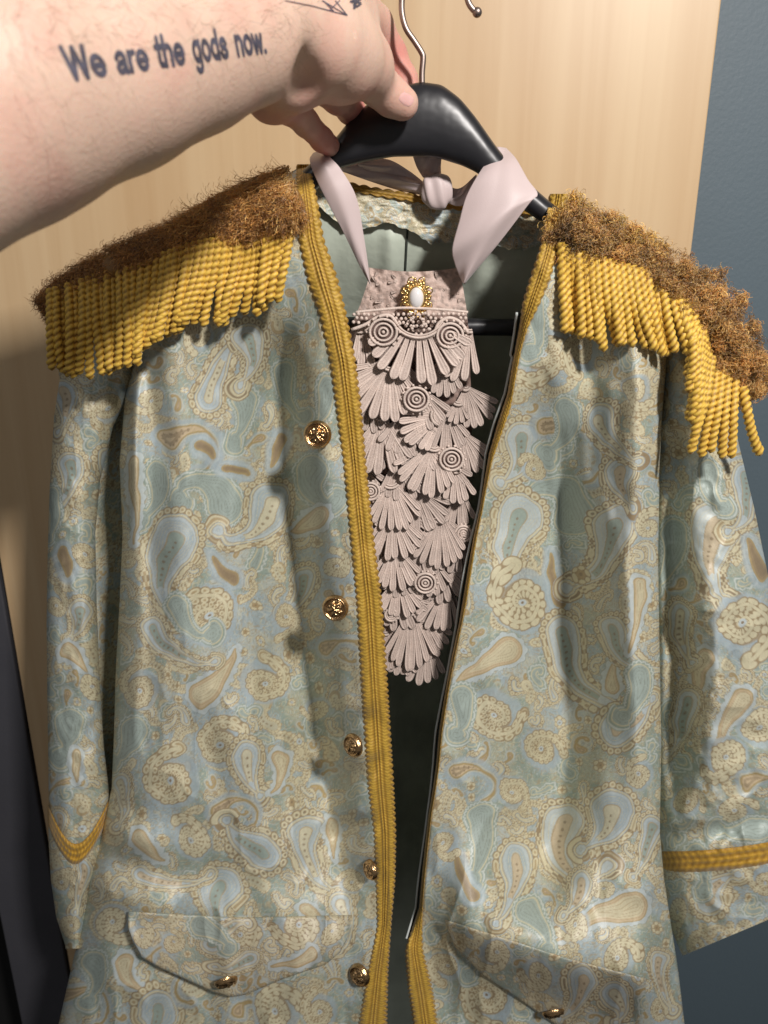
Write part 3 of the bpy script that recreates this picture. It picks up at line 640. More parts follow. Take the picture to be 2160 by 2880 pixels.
# ---------------------------------------------------------------- epaulettes
def rope_mesh(name, path, R, twist=230, seed=0):
    path = np.asarray(path); n = 46; P = crom(path, n); seg = np.concatenate([[0], np.cumsum(np.linalg.norm(np.diff(P, axis=0), axis=1))])
    T = np.gradient(P, axis=0); T /= np.linalg.norm(T, axis=1)[:, None]
    Nn = np.cross(T, np.array([1., 0, 0])); Nn /= np.linalg.norm(Nn, axis=1)[:, None]; Bn = np.cross(T, Nn)
    m = 12; th = np.linspace(0, 2*np.pi, m, endpoint=False)[None, :]
    ph = (seg*twist*2*np.pi/2.0)[:, None]
    lob = np.abs(np.cos((th-ph)*1.0))   # two strands
    rad = R*(.56+.50*lob)
    cap = np.sqrt(np.clip((seg[-1]-seg)/(R*1.0), 0.02, 1))[:, None]; rad = rad*cap*(1+.12*np.exp(-((seg[-1]-seg[:, None]-R*1.5)/(R))**2))
    Vv = P[:, None]+rad[..., None]*(np.cos(th)[..., None]*Nn[:, None]+np.sin(th)[..., None]*Bn[:, None])
    k = np.clip((lob-.25)*1.5, 0, 1)[..., None]*cap[..., None]
    c = srgb(150, 104, 30)*(1-k)+srgb(244, 202, 86)*k  # crevice shade between the strands is painted into the colour
    return grid_mesh(name, Vv, c, closed=True)
def interp_rows(rows, n, jit):
    rows = np.asarray(rows, float); ln = np.concatenate([[0], np.cumsum(np.hypot(np.diff((rows[:, 0]+rows[:, 2])/2), np.diff((rows[:, 1]+rows[:, 3])/2)))])
    u = np.linspace(0, ln[-1], n); return np.stack([np.interp(u, ln, rows[:, k]) for k in range(4)], 1)
def pad(name, cl, Yc, rr_, parent, label):
    """padded shoulder board under the yarn"""
    cl = crom(np.array(cl, float), 60); P = U(cl[:, 0], cl[:, 1], Yc(cl[:, 0], cl[:, 1])); sc = cl[:, 2]*.00017
    v, q, t = tube_arrays(P, sc, 16); return link(name, mesh_np(name, v, q, np.tile(srgb(140, 100, 45), (len(v), 1)), tris=t), M['brush'], parent, label=label)
CL_L = [(122,872,36),(180,836,52),(250,790,56),(330,745,56),(420,704,58),(500,682,62),(580,650,66),(650,628,76),(720,605,80),(790,580,80),(836,556,56)]
CL_R = [(1570,635,50),(1640,680,70),(1750,725,72),(1850,775,72),(1930,830,76),(2000,890,78),(2050,970,70),(2090,1045,62),(2135,1105,46)]
YEL = lambda px, py: np.minimum(np.where(px < 330, -.006, -.014), YL(px, py)-.004)
YER = lambda px, py: np.minimum(-.014+0*px, np.where(px < 1840, YR(px, py)-.004, 0))
epL = pad('epaulette', CL_L, YEL, .02, jacket, 'epaulette whose yarn is swept flat')
epR = pad('epaulette', CL_R, YER, .02, jacket, 'epaulette whose yarn is curly and drops over the sleeve')
RL = [(142,850,141,1045),(165,842,168,1066),(205,830,212,1063),(240,819,239,1068),(290,800,293,1063),(320,790,325,1044),(345,780,347,1038),(375,770,369,1025),(425,755,385,998),(470,742,418,987),
 (505,730,450,955),(545,715,488,932),(612,700,564,927),(642,696,597,922),(680,690,629,914),(712,680,673,900),(752,665,722,876),(790,650,752,856),(822,630,784,846)]
for k, (a, b_, c, d) in enumerate(interp_rows(RL, 39, 0)):
    fy = lambda X_, Y_, v_: min(v_, float(YL(X_, Y_))-.0045) if X_ > 340 else v_
    j = random.uniform(-6, 6); lean = random.uniform(-7, 7)+13*math.sin(k*.95+1); dz = random.uniform(-14, 12); y0_ = (-.024 if a > 330 else -.020)+random.uniform(-.003, .003)
    p0 = U(a, b_-34, fy(a, b_, y0_+.006)); p1 = U((a*2+c)/3+j*.4, (b_*2+d)/3, fy((a*2+c)/3, (b_*2+d)/3, y0_-.006)); p2 = U((a+2*c)/3+j+lean*.4, (b_+2*d)/3, fy((a+2*c)/3, (b_+2*d)/3, y0_-.009)); p3 = U(c+j+lean, d+dz, fy(c, d, y0_-.008+random.uniform(-.002, .004)))
    link('fringe_rope', rope_mesh('fringe_rope', [p0, p1, p2, p3], .0030), M['gold_rope'], epL)
RR = [(1578,715,1580,935),(1602,725,1613,958),(1640,738,1659,970),(1672,750,1698,979),(1708,762,1732,981),(1750,775,1794,985),(1789,785,1844,992),(1830,795,1886,1004),(1878,805,1925,1002),(1915,825,1950,1003),(1945,850,1972,1004)]
RR2 = [(1952,880,1930,1065),(1962,910,1938,1120),(1975,940,1950,1185),(1985,990,1943,1230),(1996,1030,1948,1274),(2012,1050,1968,1279),(2030,1062,2000,1288),(2050,1072,2028,1296),(2070,1080,2048,1302)]
for rows, n_, ex in ((RR, 21, 0), (RR2, 14, .004)):
    for k, (a, b_, c, d) in enumerate(interp_rows(rows, n_, 0)):
        fy = lambda X_, Y_, v_: min(v_, float(YR(X_, Y_))-.0045) if X_ < 1880 else v_
        j = random.uniform(-6, 6); lean = random.uniform(-7, 7)+11*math.sin(k*1.15); dz = random.uniform(-16, 12); y0_ = -.030-ex+random.uniform(-.004, .003)
        p0 = U(a, b_-34, fy(a, b_, y0_+.008)); p1 = U((a*2+c)/3+j*.4, (b_*2+d)/3, fy((a*2+c)/3, (b_*2+d)/3, y0_-.006)); p2 = U((a+2*c)/3+j+lean*.4, (b_+2*d)/3, fy((a+2*c)/3, (b_+2*d)/3, y0_-.009)); p3 = U(c+j+lean, d+dz, fy(c, d, y0_-.008))
        link('fringe_rope', rope_mesh('fringe_rope', [p0, p1, p2, p3], .0030), M['gold_rope'], epR)
link('fringe_rope', rope_mesh('fringe_rope', [U(2090,1090,-.03), U(2100,1150,-.036), U(2115,1220,-.036), U(2138,1282,-.034)], .0034), M['gold_rope'], epR)
def brush(cl, Yc, n, curly, parent, colA, colB, seed, length=(.006, .012), sweep=(0, 0), strays=.02, curlr=(.5, 1.2), wdr=(.00016, .00036)):
    r = np.random.default_rng(seed); cl = crom(np.array(cl, float), 200); k = r.integers(0, 200, n); c = cl[k]
    Tn = np.gradient(cl[:, :2], axis=0)[k]; Tn /= np.linalg.norm(Tn, axis=1)[:, None]; Nn = np.stack([-Tn[:, 1], Tn[:, 0]], 1)
    ang = r.uniform(-1.5, 1.5, n); rp = c[:, 2]*.92; q = np.sin(ang)
    px = c[:, 0]+Nn[:, 0]*q*rp+r.normal(0, 3, n); py = c[:, 1]+Nn[:, 1]*q*rp+r.normal(0, 3, n)
    root = U(px, py, Yc(c[:, 0], c[:, 1])-np.cos(ang)*rp*.00017)
    out = np.stack([Nn[:, 0]*q, -np.cos(ang), -Nn[:, 1]*q], 1)
    if curly:
        nc = 105; ck = r.integers(0, n, nc); lift = r.uniform(.002, .007, nc); cen = root[ck]+out[ck]*lift[:, None]
        cid = ((root[:, None, :]-cen[None])**2).sum(-1).argmin(1)
        dirn = cen[cid]-root; dist = np.linalg.norm(dirn, axis=1)[:, None]; dirn /= dist+1e-9
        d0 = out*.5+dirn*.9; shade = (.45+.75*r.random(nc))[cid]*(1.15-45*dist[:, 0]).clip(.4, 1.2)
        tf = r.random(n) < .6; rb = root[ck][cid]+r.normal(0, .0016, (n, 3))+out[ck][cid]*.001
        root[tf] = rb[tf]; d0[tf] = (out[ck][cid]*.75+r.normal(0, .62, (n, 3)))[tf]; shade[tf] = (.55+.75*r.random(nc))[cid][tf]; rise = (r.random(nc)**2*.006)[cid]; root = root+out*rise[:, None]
    else:
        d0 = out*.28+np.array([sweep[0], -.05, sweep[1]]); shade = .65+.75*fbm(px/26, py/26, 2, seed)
    d0 = d0+r.normal(0, .30 if not curly else .45, (n, 3)); d0 /= np.linalg.norm(d0, axis=1)[:, None]
    Lh = r.uniform(*length, n)*(1+.9*(r.random(n) < strays))
    ns = 6; ax = r.normal(0, 1, (n, 3)); ax /= np.linalg.norm(ax, axis=1)[:, None]; curl = r.uniform(*curlr, n)
    pts = [root]; d = d0.copy()
    for i in range(ns-1):
        d = d+np.cross(ax, d)*curl[:, None]+np.array([0, 0, -.10]); d /= np.linalg.norm(d, axis=1)[:, None]
        pts.append(pts[-1]+d*(Lh/(ns-1))[:, None])
    pts = np.stack(pts, 1); wd = r.uniform(*wdr, n)
    s1 = np.cross(d0, ax); s1 /= np.linalg.norm(s1, axis=1)[:, None]; s2 = np.cross(d0, s1)
    th = np.array([0, 2.094, 4.189]); taper = np.linspace(1, .5, ns)
    offs = (np.cos(th)[None, :, None]*s1[:, None]+np.sin(th)[None, :, None]*s2[:, None])
    Vv = pts[:, :, None, :]+offs[:, None]*wd[:, None, None, None]*taper[None, :, None, None]
    base = (np.arange(n)*ns*3)[:, None]; q1 = grid_quads(ns, 3, True).reshape(1, -1, 4)
    Q = (q1+base[:, :, None]).reshape(-1, 4)
    mixk = (r.random(n)**1.3)[:, None]
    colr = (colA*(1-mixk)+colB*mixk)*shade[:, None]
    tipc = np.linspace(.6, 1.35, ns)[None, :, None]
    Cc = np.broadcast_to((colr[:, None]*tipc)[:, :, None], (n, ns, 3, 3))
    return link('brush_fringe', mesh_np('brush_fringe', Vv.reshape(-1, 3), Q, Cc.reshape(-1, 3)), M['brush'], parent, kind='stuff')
brush(CL_L, lambda x, y: YEL(x, y)-.001, 17000, False, epL, srgb(160, 104, 50), srgb(240, 184, 104), 3, length=(.005, .010), sweep=(-.8, -.6), curlr=(.5, 1.3), strays=.0, wdr=(.00012, .00030))  # browner yarn than on the right epaulette
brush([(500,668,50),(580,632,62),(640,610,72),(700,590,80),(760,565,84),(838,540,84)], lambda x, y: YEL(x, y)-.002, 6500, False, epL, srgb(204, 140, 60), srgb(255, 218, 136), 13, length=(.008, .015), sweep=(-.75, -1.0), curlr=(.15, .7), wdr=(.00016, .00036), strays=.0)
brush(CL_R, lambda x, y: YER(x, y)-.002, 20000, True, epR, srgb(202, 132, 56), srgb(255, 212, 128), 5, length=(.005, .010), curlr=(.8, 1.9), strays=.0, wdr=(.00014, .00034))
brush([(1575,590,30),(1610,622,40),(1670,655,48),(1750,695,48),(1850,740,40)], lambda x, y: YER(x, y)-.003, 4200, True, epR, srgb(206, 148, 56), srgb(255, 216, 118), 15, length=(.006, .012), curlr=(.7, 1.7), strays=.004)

# ---------------------------------------------------------------- hanger
hang = empty('clothes_hanger', U(1187, 400, 0), 'black moulded coat hanger with steel hook carrying the paisley coat', 'hanger')
TOPH = [(300,850),(500,740),(700,610),(860,475),(921,407),(950,382),(971,352),(1026,298),(1080,262),(1132,241),(1184,230),(1243,238),(1295,277),(1340,332),(1399,417),(1470,500),(1560,580),(1700,670),(1850,760),(2000,850)]
BOTH = [(300,890),(500,790),(700,680),(860,560),(921,500),(954,475),(1022,456),(1106,441),(1190,440),(1236,446),(1300,466),(1340,485),(1399,530),(1470,590),(1560,650),(1700,730),(1850,815),(2000,895)]
xs = np.concatenate([np.linspace(300, 920, 60), np.linspace(925, 1430, 220), np.linspace(1440, 2000, 70)])
def smoothv(v, k=4):
    for _ in range(k): v = np.concatenate([v[:1], (v[:-2]+2*v[1:-1]+v[2:])/4, v[-1:]])
    return v
yt = smoothv(ip(xs, TOPH), 30); yb = smoothv(ip(xs, BOTH), 30)
th = np.linspace(0, 2*np.pi, 40, endpoint=False); HT = .0095
sx_ = lambda v, p: np.sign(v)*np.abs(v)**p
rows = []
for X, a, b_ in zip(xs, yt, yb):
    yc = (a+b_)/2; hh = (b_-a)/2
    if X < 305 or X > 1995: hh *= .2
    rows.append(U(X+0*th, yc-hh*sx_(np.sin(th), .85), .004-HT*sx_(np.cos(th), .85)))
hb = link('hanger_body', grid_mesh('hanger_body', np.array(rows), closed=True), M['hanger'], hang)
pb = U(np.linspace(950, 1540, 40), np.linspace(915, 922, 40), .030); link('trouser_bar', tube('trouser_bar', pb, .0062, 18), M['hanger'], hang)
hk = [(1187,236),(1187,205),(1190,165),(1186,148),(1165,115),(1143,82),(1132,45),(1130,5),(1138,-45),(1170,-95),(1225,-118),(1275,-100),(1305,-60),(1312,-20),(1318,8),(1330,26),(1340,34)]
hkp = crom(np.array([[a, b_, 0] for a, b_ in hk], float), 120); hook = link('hook', tube('hook', U(hkp[:, 0], hkp[:, 1], .003), .0019, 12), M['steel'], hang)
def ball(p, r, sx=1, sy=1, sz=1, n=14):
    a = np.linspace(0, np.pi, n)[:, None]; b_ = np.linspace(0, 2*np.pi, n*2, endpoint=False)[None, :]
    P = np.stack([np.sin(a)*np.cos(b_)*sx, np.sin(a)*np.sin(b_)*sy, np.cos(a)*sz+0*b_], -1)*r+np.asarray(p)
    return P, grid_quads(n, n*2, True)
P, q = ball(U(1342, 35, .003), .0030); link('hook_tip', mesh_np('hook_tip', P, q), M['steel'], hook)

# ---------------------------------------------------------------- jabot
jab = empty('jabot', U(1165, 760, .0), 'dusty pink tiered lace jabot with pearl brooch hanging by ribbon straps in the coat opening', 'jabot')
def sheet(name, A, B, Ya, Yb, n=120, m=60, bulge=.003, mt='ribbon', wr=.0012, seed=0, parent=None, label=None, thick=.0007):
    """cloth band between two border lines; each border is (x,y) control points"""
    A = crom(A, n); B = crom(B, n); u = np.linspace(0, 1, m)[None, :]; t = np.linspace(0, 1, n)[:, None]
    x = A[:, :1]*(1-u)+B[:, :1]*u; y = A[:, 1:2]*(1-u)+B[:, 1:2]*u
    ya = crom(np.array(Ya)[:, None], n); yb_ = crom(np.array(Yb)[:, None], n)
    Yd = ya*(1-u)+yb_*u-bulge*np.sin(np.pi*u)+wr*2.2*(fbm(u*1.6+t*.8+seed, t*2.2+u*.7, 2, seed+90)-.5)
    P = U(x, y, Yd); Pk = U(x, y, Yd+thick)
    n_, m_ = P.shape[:2]; idx = np.concatenate([np.arange(m_), np.arange(1, n_)*m_+m_-1, (n_-1)*m_+np.arange(m_-2, -1, -1), np.arange(n_-2, 0, -1)*m_]); nx_ = np.roll(idx, -1)
    q = np.vstack([grid_quads(n_, m_), grid_quads(n_, m_)[:, ::-1]+n_*m_, np.stack([idx, idx+n_*m_, nx_+n_*m_, nx_], 1)])
    me = mesh_np(name, np.vstack([P.reshape(-1, 3), Pk.reshape(-1, 3)]), q, np.tile(srgb(186, 164, 156), (2*n_*m_, 1)))
    return link(name, me, M[mt], parent or jab, label=label)
def P2(*a): return np.array(a, float)
sheet('neck_ribbon', P2((880,430),(872,457),(906,539),(969,660),(1010,745),(1040,800)), P2((925,415),(928,440),(959,476),(1002,554),(1024,669),(1034,735),(1042,800)), [.022,-.012,-.014,-.010,-.006,-.002], [.016,-.012,-.014,-.010,-.006,-.002], seed=1, label='narrow ribbon strap on the left')
sheet('neck_ribbon', P2((1399,412),(1345,491),(1311,554),(1292,621),(1272,700),(1280,745),(1301,795)), P2((1424,416),(1452,447),(1485,505),(1512,545),(1488,573),(1403,684),(1306,800)), [.010,-.008,-.012,-.014,-.014,-.008,-.004], [.018,.0,-.012,-.018,-.020,-.014,-.004], bulge=.006, wr=.003, seed=2, label='broad ribbon strap on the right')
# ribbon going behind the neck to the knot
sheet('back_ribbon', P2((950,455),(1010,452),(1100,485),(1200,520)), P2((950,478),(1040,510),(1120,535),(1200,552)), [.020,.030,.032,.030], [.022,.034,.036,.030], seed=3, bulge=.004, wr=.006)
sheet('back_ribbon', P2((1020,450),(1090,448),(1150,480),(1195,515)), P2((1000,468),(1070,500),(1130,512),(1195,530)), [.026,.028,.030,.028], [.027,.030,.030,.028], seed=4, bulge=.002, wr=.005)
sheet('back_ribbon', P2((1158,430),(1172,470),(1190,500)), P2((1243,430),(1240,470),(1242,505)), [.022,.026,.028], [.022,.026,.028], seed=5, wr=.006)
sheet('back_ribbon', P2((1240,510),(1290,530),(1340,490)), P2((1240,560),(1290,580),(1350,560)), [.028,.026,.02], [.030,.028,.02], seed=6, wr=.008)
kb = Bag()
P, q = ball((0, 0, 0), 1, n=26)
th_ = np.arctan2(P[..., 1], P[..., 0]); P = P*(1+.09*np.sin(P[..., 0:1]*9+P[..., 2:]*2.5)*(1-P[..., 2:]**2)+.05*np.sin(P[..., 2:]*3+1)+.04*np.sin(P[..., 0:1]*4))*np.array([.0104, .006, .0120])*np.where(np.abs(P) > 0, np.abs(P)**-.18, 1).clip(1, 1.25)+U(1228, 540, .020)
link('ribbon_knot', mesh_np('ribbon_knot', P, q), M['ribbon'], jab)
# backing cloth of the jabot
JL = [(745,1036),(795,1034),(852,1015),(925,985),(1100,965),(1400,975),(1600,990),(1750,1020),(1850,1080),(1905,1150)]
JR = [(745,1294),(800,1301),(862,1311),(925,1318),(1100,1325),(1200,1328),(1300,1318),(1500,1306),(1650,1290),(1750,1265),(1850,1225),(1905,1180)]
JYc = lambda px, py: .004-.008*sm(760, 1100, py)+.008*((px-1150)/170)**2+.004*sm(1500, 1900, py)
n, m = 300, 90
y = np.linspace(752, 1900, n)[:, None]; u = np.linspace(0, 1, m)[None, :]; x = ip(y, JL)*(1-u)+ip(y, JR)*u; y = y+12*np.sin(np.pi*u)*(1-sm(752, 860, y))+0*u
tier = np.mod((y-900)/118, 1)
Yd = JYc(x, y)+.010+.008*(fbm(x/26, y/70, 2, 61)-.5)-.003*tier*(y > 900)
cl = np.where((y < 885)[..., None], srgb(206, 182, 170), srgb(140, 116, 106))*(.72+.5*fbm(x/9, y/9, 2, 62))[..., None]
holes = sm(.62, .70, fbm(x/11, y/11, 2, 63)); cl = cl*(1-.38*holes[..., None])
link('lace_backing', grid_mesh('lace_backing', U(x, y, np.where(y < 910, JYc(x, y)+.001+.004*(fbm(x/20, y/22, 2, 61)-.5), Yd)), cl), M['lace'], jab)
LCOL = srgb(226, 207, 195); LCOL2 = srgb(120, 94, 86)
def petal(bag, o, ang, r0, r1, w, Yo, Yt, col, bend=0):
    """one corded loop of the lace, o = origin in photo position"""
    n, m = 18, 13; t = (1-(1-np.linspace(0, 1, n)[:, None])**1.9); u = np.array([-1, -.94, -.86, -.74, -.6, -.35, -.15, 0, .15, .35, .6, .74, .86, .94, 1])[None, :]; m = 15
    wid = w*(.34+.66*t**.9)*np.sqrt(np.clip(1-((t-.84)/.16)**2, 0, 1)*(t > .84)+(t <= .84))
    rr = r0+(r1-r0)*t; a = ang+bend*t
    cx = o[0]+np.cos(a)*rr; cy = o[1]+np.sin(a)*rr
    x = cx-np.sin(a)*u*wid; y = cy+np.cos(a)*u*wid
    H = np.sqrt(np.clip(1-u*u, 0, 1))*.0004+.0009*np.exp(-((np.abs(u)-.70)/.15)**2)*(1+.30*np.sin(t*80))+.0004*np.exp(-(u/.15)**2)
    Yd = Yo+(Yt-Yo)*t**1.3-H*np.clip(wid/w*1.6, 0, 1)+.0008*(np.abs(u) > .99)
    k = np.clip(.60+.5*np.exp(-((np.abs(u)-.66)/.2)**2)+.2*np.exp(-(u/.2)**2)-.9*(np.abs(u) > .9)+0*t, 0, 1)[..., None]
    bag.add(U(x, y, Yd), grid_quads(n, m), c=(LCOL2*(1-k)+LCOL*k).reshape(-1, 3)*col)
def rings(bag, c, R, Y0, col, n=3):
    for k in range(n):
        r = R*(.95-k*.32); a = np.linspace(0, 2*np.pi, 29)
        v, q, t = tube_arrays(U(c[0]+r*np.cos(a), c[1]+r*np.sin(a)*.95, Y0-.0012), .0008 if k else .0010, 6, False); bag.add(v, q, c=LCOL*col)
    P, q = ball(U(c[0], c[1], Y0-.001), .0012, n=6); bag.add(P, q, c=LCOL*col)
    a = np.linspace(0, 2*np.pi, 25)[None, :]; rr = np.linspace(0, 1, 4)[:, None]
    bag.add(U(c[0]+rr*R*.98*np.cos(a), c[1]+rr*R*.95*np.sin(a), Y0-.0004+0*a*rr), grid_quads(4, 25), c=LCOL2*col*.8)
def cord(bag, pts, Y0, col, r=.0010):
    p = crom(pts, 40); v, q, t = tube_arrays(U(p[:, 0], p[:, 1], Y0), r, 6); bag.add(v, q, t, c=LCOL*col)
FANS = []; _r = random.Random(4)
for j_ in range(12):
    yy_ = 1010+j_*70; w0_, w1_ = float(ip(yy_+60, JL))+25, float(ip(yy_+60, JR))-18
    nn_ = max(2, int((w1_-w0_)/120)+1)
    for k_ in range(nn_):
        am_ = 90+_r.uniform(-22, 22); FANS.append((w0_+(w1_-w0_)*(k_+.5*(j_ % 2)*.8)/max(1, nn_-1+.4)+_r.uniform(-8, 8), yy_+_r.uniform(-12, 12), 14, _r.uniform(105, 130), am_-46, am_+46, 8, .0055-.0006*j_-.004, _r.uniform(.78, .9)))
FANS += [ # ox, oy, r0, r1, a0, a1, n, proud, tone
 (1178,866,84,205,34,146,11,.010,1.0),(1012,905,30,125,25,105,6,.009,.95),(1322,905,30,165,80,128,5,.009,.95),
 (1099,1014,28,165,48,172,11,.006,1.0),(1243,1168,30,122,108,200,8,.006,1.02),(1290,1120,20,70,60,130,5,.002,.8),(1074,1160,22,168,55,128,7,.003,.96),(1010,1180,15,120,60,115,4,.003,.9),
 (1222,1240,28,152,62,150,10,.004,1.0),(1280,1300,30,115,55,112,5,.004,.9),(1099,1345,28,142,42,122,9,.003,1.0),(1030,1400,18,90,60,120,4,.003,.95),
 (1103,1430,24,138,42,130,9,.002,1.0),(1238,1440,30,150,52,130,9,.002,.92),(1109,1530,22,124,44,130,8,.001,1.0),(1210,1560,22,115,50,120,6,.0005,.85),
 (1119,1620,20,112,38,130,8,.000,1.0),(1258,1640,26,132,72,150,8,.000,.9),(1158,1705,24,172,62,122,8,-.001,.95),(1085,1770,16,110,62,115,5,-.002,.85),(1190,1740,20,110,50,110,5,-.003,.8),
 (1290,1500,20,110,70,120,4,.0,.75)]
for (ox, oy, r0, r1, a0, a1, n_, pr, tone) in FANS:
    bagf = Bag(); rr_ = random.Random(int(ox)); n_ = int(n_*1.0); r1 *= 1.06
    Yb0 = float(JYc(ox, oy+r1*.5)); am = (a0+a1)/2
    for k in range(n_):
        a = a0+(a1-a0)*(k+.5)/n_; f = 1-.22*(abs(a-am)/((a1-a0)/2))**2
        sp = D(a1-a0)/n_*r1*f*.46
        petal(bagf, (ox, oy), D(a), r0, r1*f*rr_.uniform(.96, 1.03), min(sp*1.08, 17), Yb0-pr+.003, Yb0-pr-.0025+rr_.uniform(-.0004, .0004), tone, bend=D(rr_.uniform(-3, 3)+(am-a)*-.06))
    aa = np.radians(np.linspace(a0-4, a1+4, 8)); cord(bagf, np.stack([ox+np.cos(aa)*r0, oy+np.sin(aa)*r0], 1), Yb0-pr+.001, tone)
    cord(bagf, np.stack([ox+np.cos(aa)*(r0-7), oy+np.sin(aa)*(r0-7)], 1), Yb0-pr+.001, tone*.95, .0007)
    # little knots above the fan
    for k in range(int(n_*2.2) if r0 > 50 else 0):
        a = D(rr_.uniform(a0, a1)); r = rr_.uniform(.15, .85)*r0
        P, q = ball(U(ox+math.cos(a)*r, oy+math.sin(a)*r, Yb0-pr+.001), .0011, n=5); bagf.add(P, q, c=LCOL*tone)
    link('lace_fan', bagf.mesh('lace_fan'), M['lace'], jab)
for (cx, cy, R, pr) in [(1078,934,40,.0135),(1266,944,38,.0135),(1171,1123,36,.008),(1270,1292,34,.006),(1042,1382,26,.005),(1196,1640,30,.003),(1303,1501,24,.003),(1100,1730,18,.001)]:
    bagf = Bag(); rings(bagf, (cx, cy), R, float(JYc(cx, cy))-pr, 1.0, 4 if R > 30 else 3)
    for k in range(14):
        a = k/14*6.283; P, q = ball(U(cx+math.cos(a)*R*1.16, cy+math.sin(a)*R*1.12, float(JYc(cx, cy))-pr+.001), .0010, n=5); bagf.add(P, q, c=LCOL)
    link('lace_rosette', bagf.mesh('lace_rosette'), M['lace'], jab)
# corded heading and dot net of the top tier
bagf = Bag()
cord(bagf, P2((1000,878),(1060,872),(1130,866),(1200,868),(1260,872),(1316,878)), -.006, 1.0)
cord(bagf, P2((988,928),(1030,912),(1062,892),(1098,888),(1124,922),(1150,946),(1178,954),(1216,944),(1234,910),(1262,894),(1294,906),(1318,938)), -.0085, 1.0, .0013)
for j in range(7):
    for k in range(24):
        x_ = 995+k*14+(j % 2)*7; y_ = 884+j*11
        lim = ip(x_, [(988,918),(1030,905),(1062,886),(1098,884),(1124,915),(1150,938),(1178,946),(1216,936),(1234,904),(1262,888),(1294,900),(1318,930)])
        if y_ < lim-3 and x_ < 1316:
            P, q = ball(U(x_+random.uniform(-1.5, 1.5), y_+random.uniform(-1.5, 1.5), -.0062), .00125, n=5); bagf.add(P, q, c=LCOL)
link('lace_heading', bagf.mesh('lace_heading'), M['lace'], jab)
# small embroidered sprigs on the yoke
bagf = Bag()
for k in range(34):
    x_ = random.uniform(1042, 1298); y_ = random.uniform(768, 868)
    if abs(x_-1171) < 48: continue
    petal(bagf, (x_, y_), random.uniform(0, 6.28), 1, random.uniform(12, 24), 5, float(JYc(x_, y_))+.0015, float(JYc(x_, y_))+.001, random.uniform(.85, 1.0))
link('lace_sprigs', bagf.mesh('lace_sprigs'), M['lace'], jab, kind='stuff')
# brooch
bc = U(1171, 838, -.004); bagf = Bag()
for ring_, cnt, rad in ((1.0, 18, .0016), (.80, 22, .0011), (1.14, 12, .0010)):
    for k in range(cnt):
        a = k/cnt*6.283+ring_; P, q = ball(bc+np.array([math.cos(a)*.0085*ring_, -.0006+random.uniform(-.0006, .0004), math.sin(a)*.0112*ring_]), rad*random.uniform(.8, 1.2), n=7); bagf.add(P, q)
a = np.linspace(0, 2*np.pi, 49); 
for rr_, tr_ in ((.66, .0009), (.92, .0007)):
    v, q, t = tube_arrays(bc+np.stack([np.cos(a)*.0085*rr_, 0*a-.001, np.sin(a)*.0112*rr_], 1), tr_, 8, False); bagf.add(v, q)
for k in range(8):
    an = k/8*6.283+.39; cc_ = bc+np.array([math.cos(an)*.0095, -.0006, math.sin(an)*.0125]); v, q, t = tube_arrays(cc_+np.stack([np.cos(a)*.0020, 0*a, np.sin(a)*.0020], 1), .0005, 6, False); bagf.add(v, q)
bro = link('brooch', bagf.mesh('brooch'), M['filigree'], jab)
P, q = ball(bc+np.array([0, -.0006, 0]), 1, .0050, .0042, .0072, n=28); link('pearl', mesh_np('pearl', P, q), M['pearl'], bro)

# ---------------------------------------------------------------- arm and hand
print('arm')
def rc(a, b_, c, d): return (np.asarray(a, float), np.asarray(b_, float), c, d)
prim = []   # (p, q, rp, rq, k)
def chain(pts, k):
    for (x, y, t, r), (x2, y2, t2, r2) in zip(pts[:-1], pts[1:]):
        prim.append((V(x, y, t), V(x2, y2, t2), r, r2, k))
# forearm: two parallel masses, hence an oval section
chain([(-330,420,.275,.047),(0,258,.300,.046),(300,185,.325,.040),(520,135,.345,.0335),(690,95,.365,.0285),(780,100,.385,.026)], .012)
chain([(-330,200,.30,.045),(0,80,.325,.042),(300,40,.350,.036),(560,30,.370,.030),(720,20,.385,.026),(820,30,.400,.025)], .012)
# back and thumb side of the hand
chain([(780,80,.390,.026),(880,60,.415,.026),(960,60,.440,.022)], .012)
chain([(800,20,.405,.024),(900,-20,.430,.022),(975,10,.455,.018)], .012)
chain([(905,125,.405,.0235),(955,160,.422,.0215),(1020,182,.443,.0168)], .010)
# thumb
chain([(1020,186,.443,.0162),(1062,238,.462,.0118)], .007)
chain([(1062,238,.462,.0116),(1100,272,.470,.0108),(1132,291,.474,.0098)], .004)
# heel of the hand, palm (behind)
chain([(800,215,.415,.020),(768,262,.425,.0150)], .010)
chain([(790,170,.405,.022),(900,120,.450,.018),(980,70,.480,.016)], .010)
chain([(768,262,.425,.0150),(812,290,.440,.0105),(860,345,.462,.0078)], .005)   # little finger
chain([(860,345,.462,.0078),(905,392,.482,.0072),(925,408,.492,.0068)], .003)
chain([(880,200,.445,.015),(950,270,.475,.0100),(985,308,.500,.0085),(1015,335,.512,.0078)], .004)  # ring finger
chain([(960,80,.480,.014),(1030,140,.512,.0105),(1075,235,.525,.0090),(1090,300,.515,.0085)], .004) # middle
chain([(990,20,.470,.0155),(1052,70,.495,.0118),(1098,150,.510,.0100),(1135,225,.514,.0090),(1150,290,.512,.0082)], .004)  # index
def sdf(P):
    res = None
    for (a, b_, ra, rb, k) in prim:
        ba = b_-a; L2 = ba@ba; h = np.clip(((P-a)@ba)/L2, 0, 1)
        d = np.linalg.norm(P-a-h[..., None]*ba, axis=-1)-(ra+(rb-ra)*h)
        if res is None: res = d
        else:
            hh = np.clip(.5+.5*(res-d)/k, 0, 1); res = res*(1-hh)+d*hh-k*hh*(1-hh)
    return res
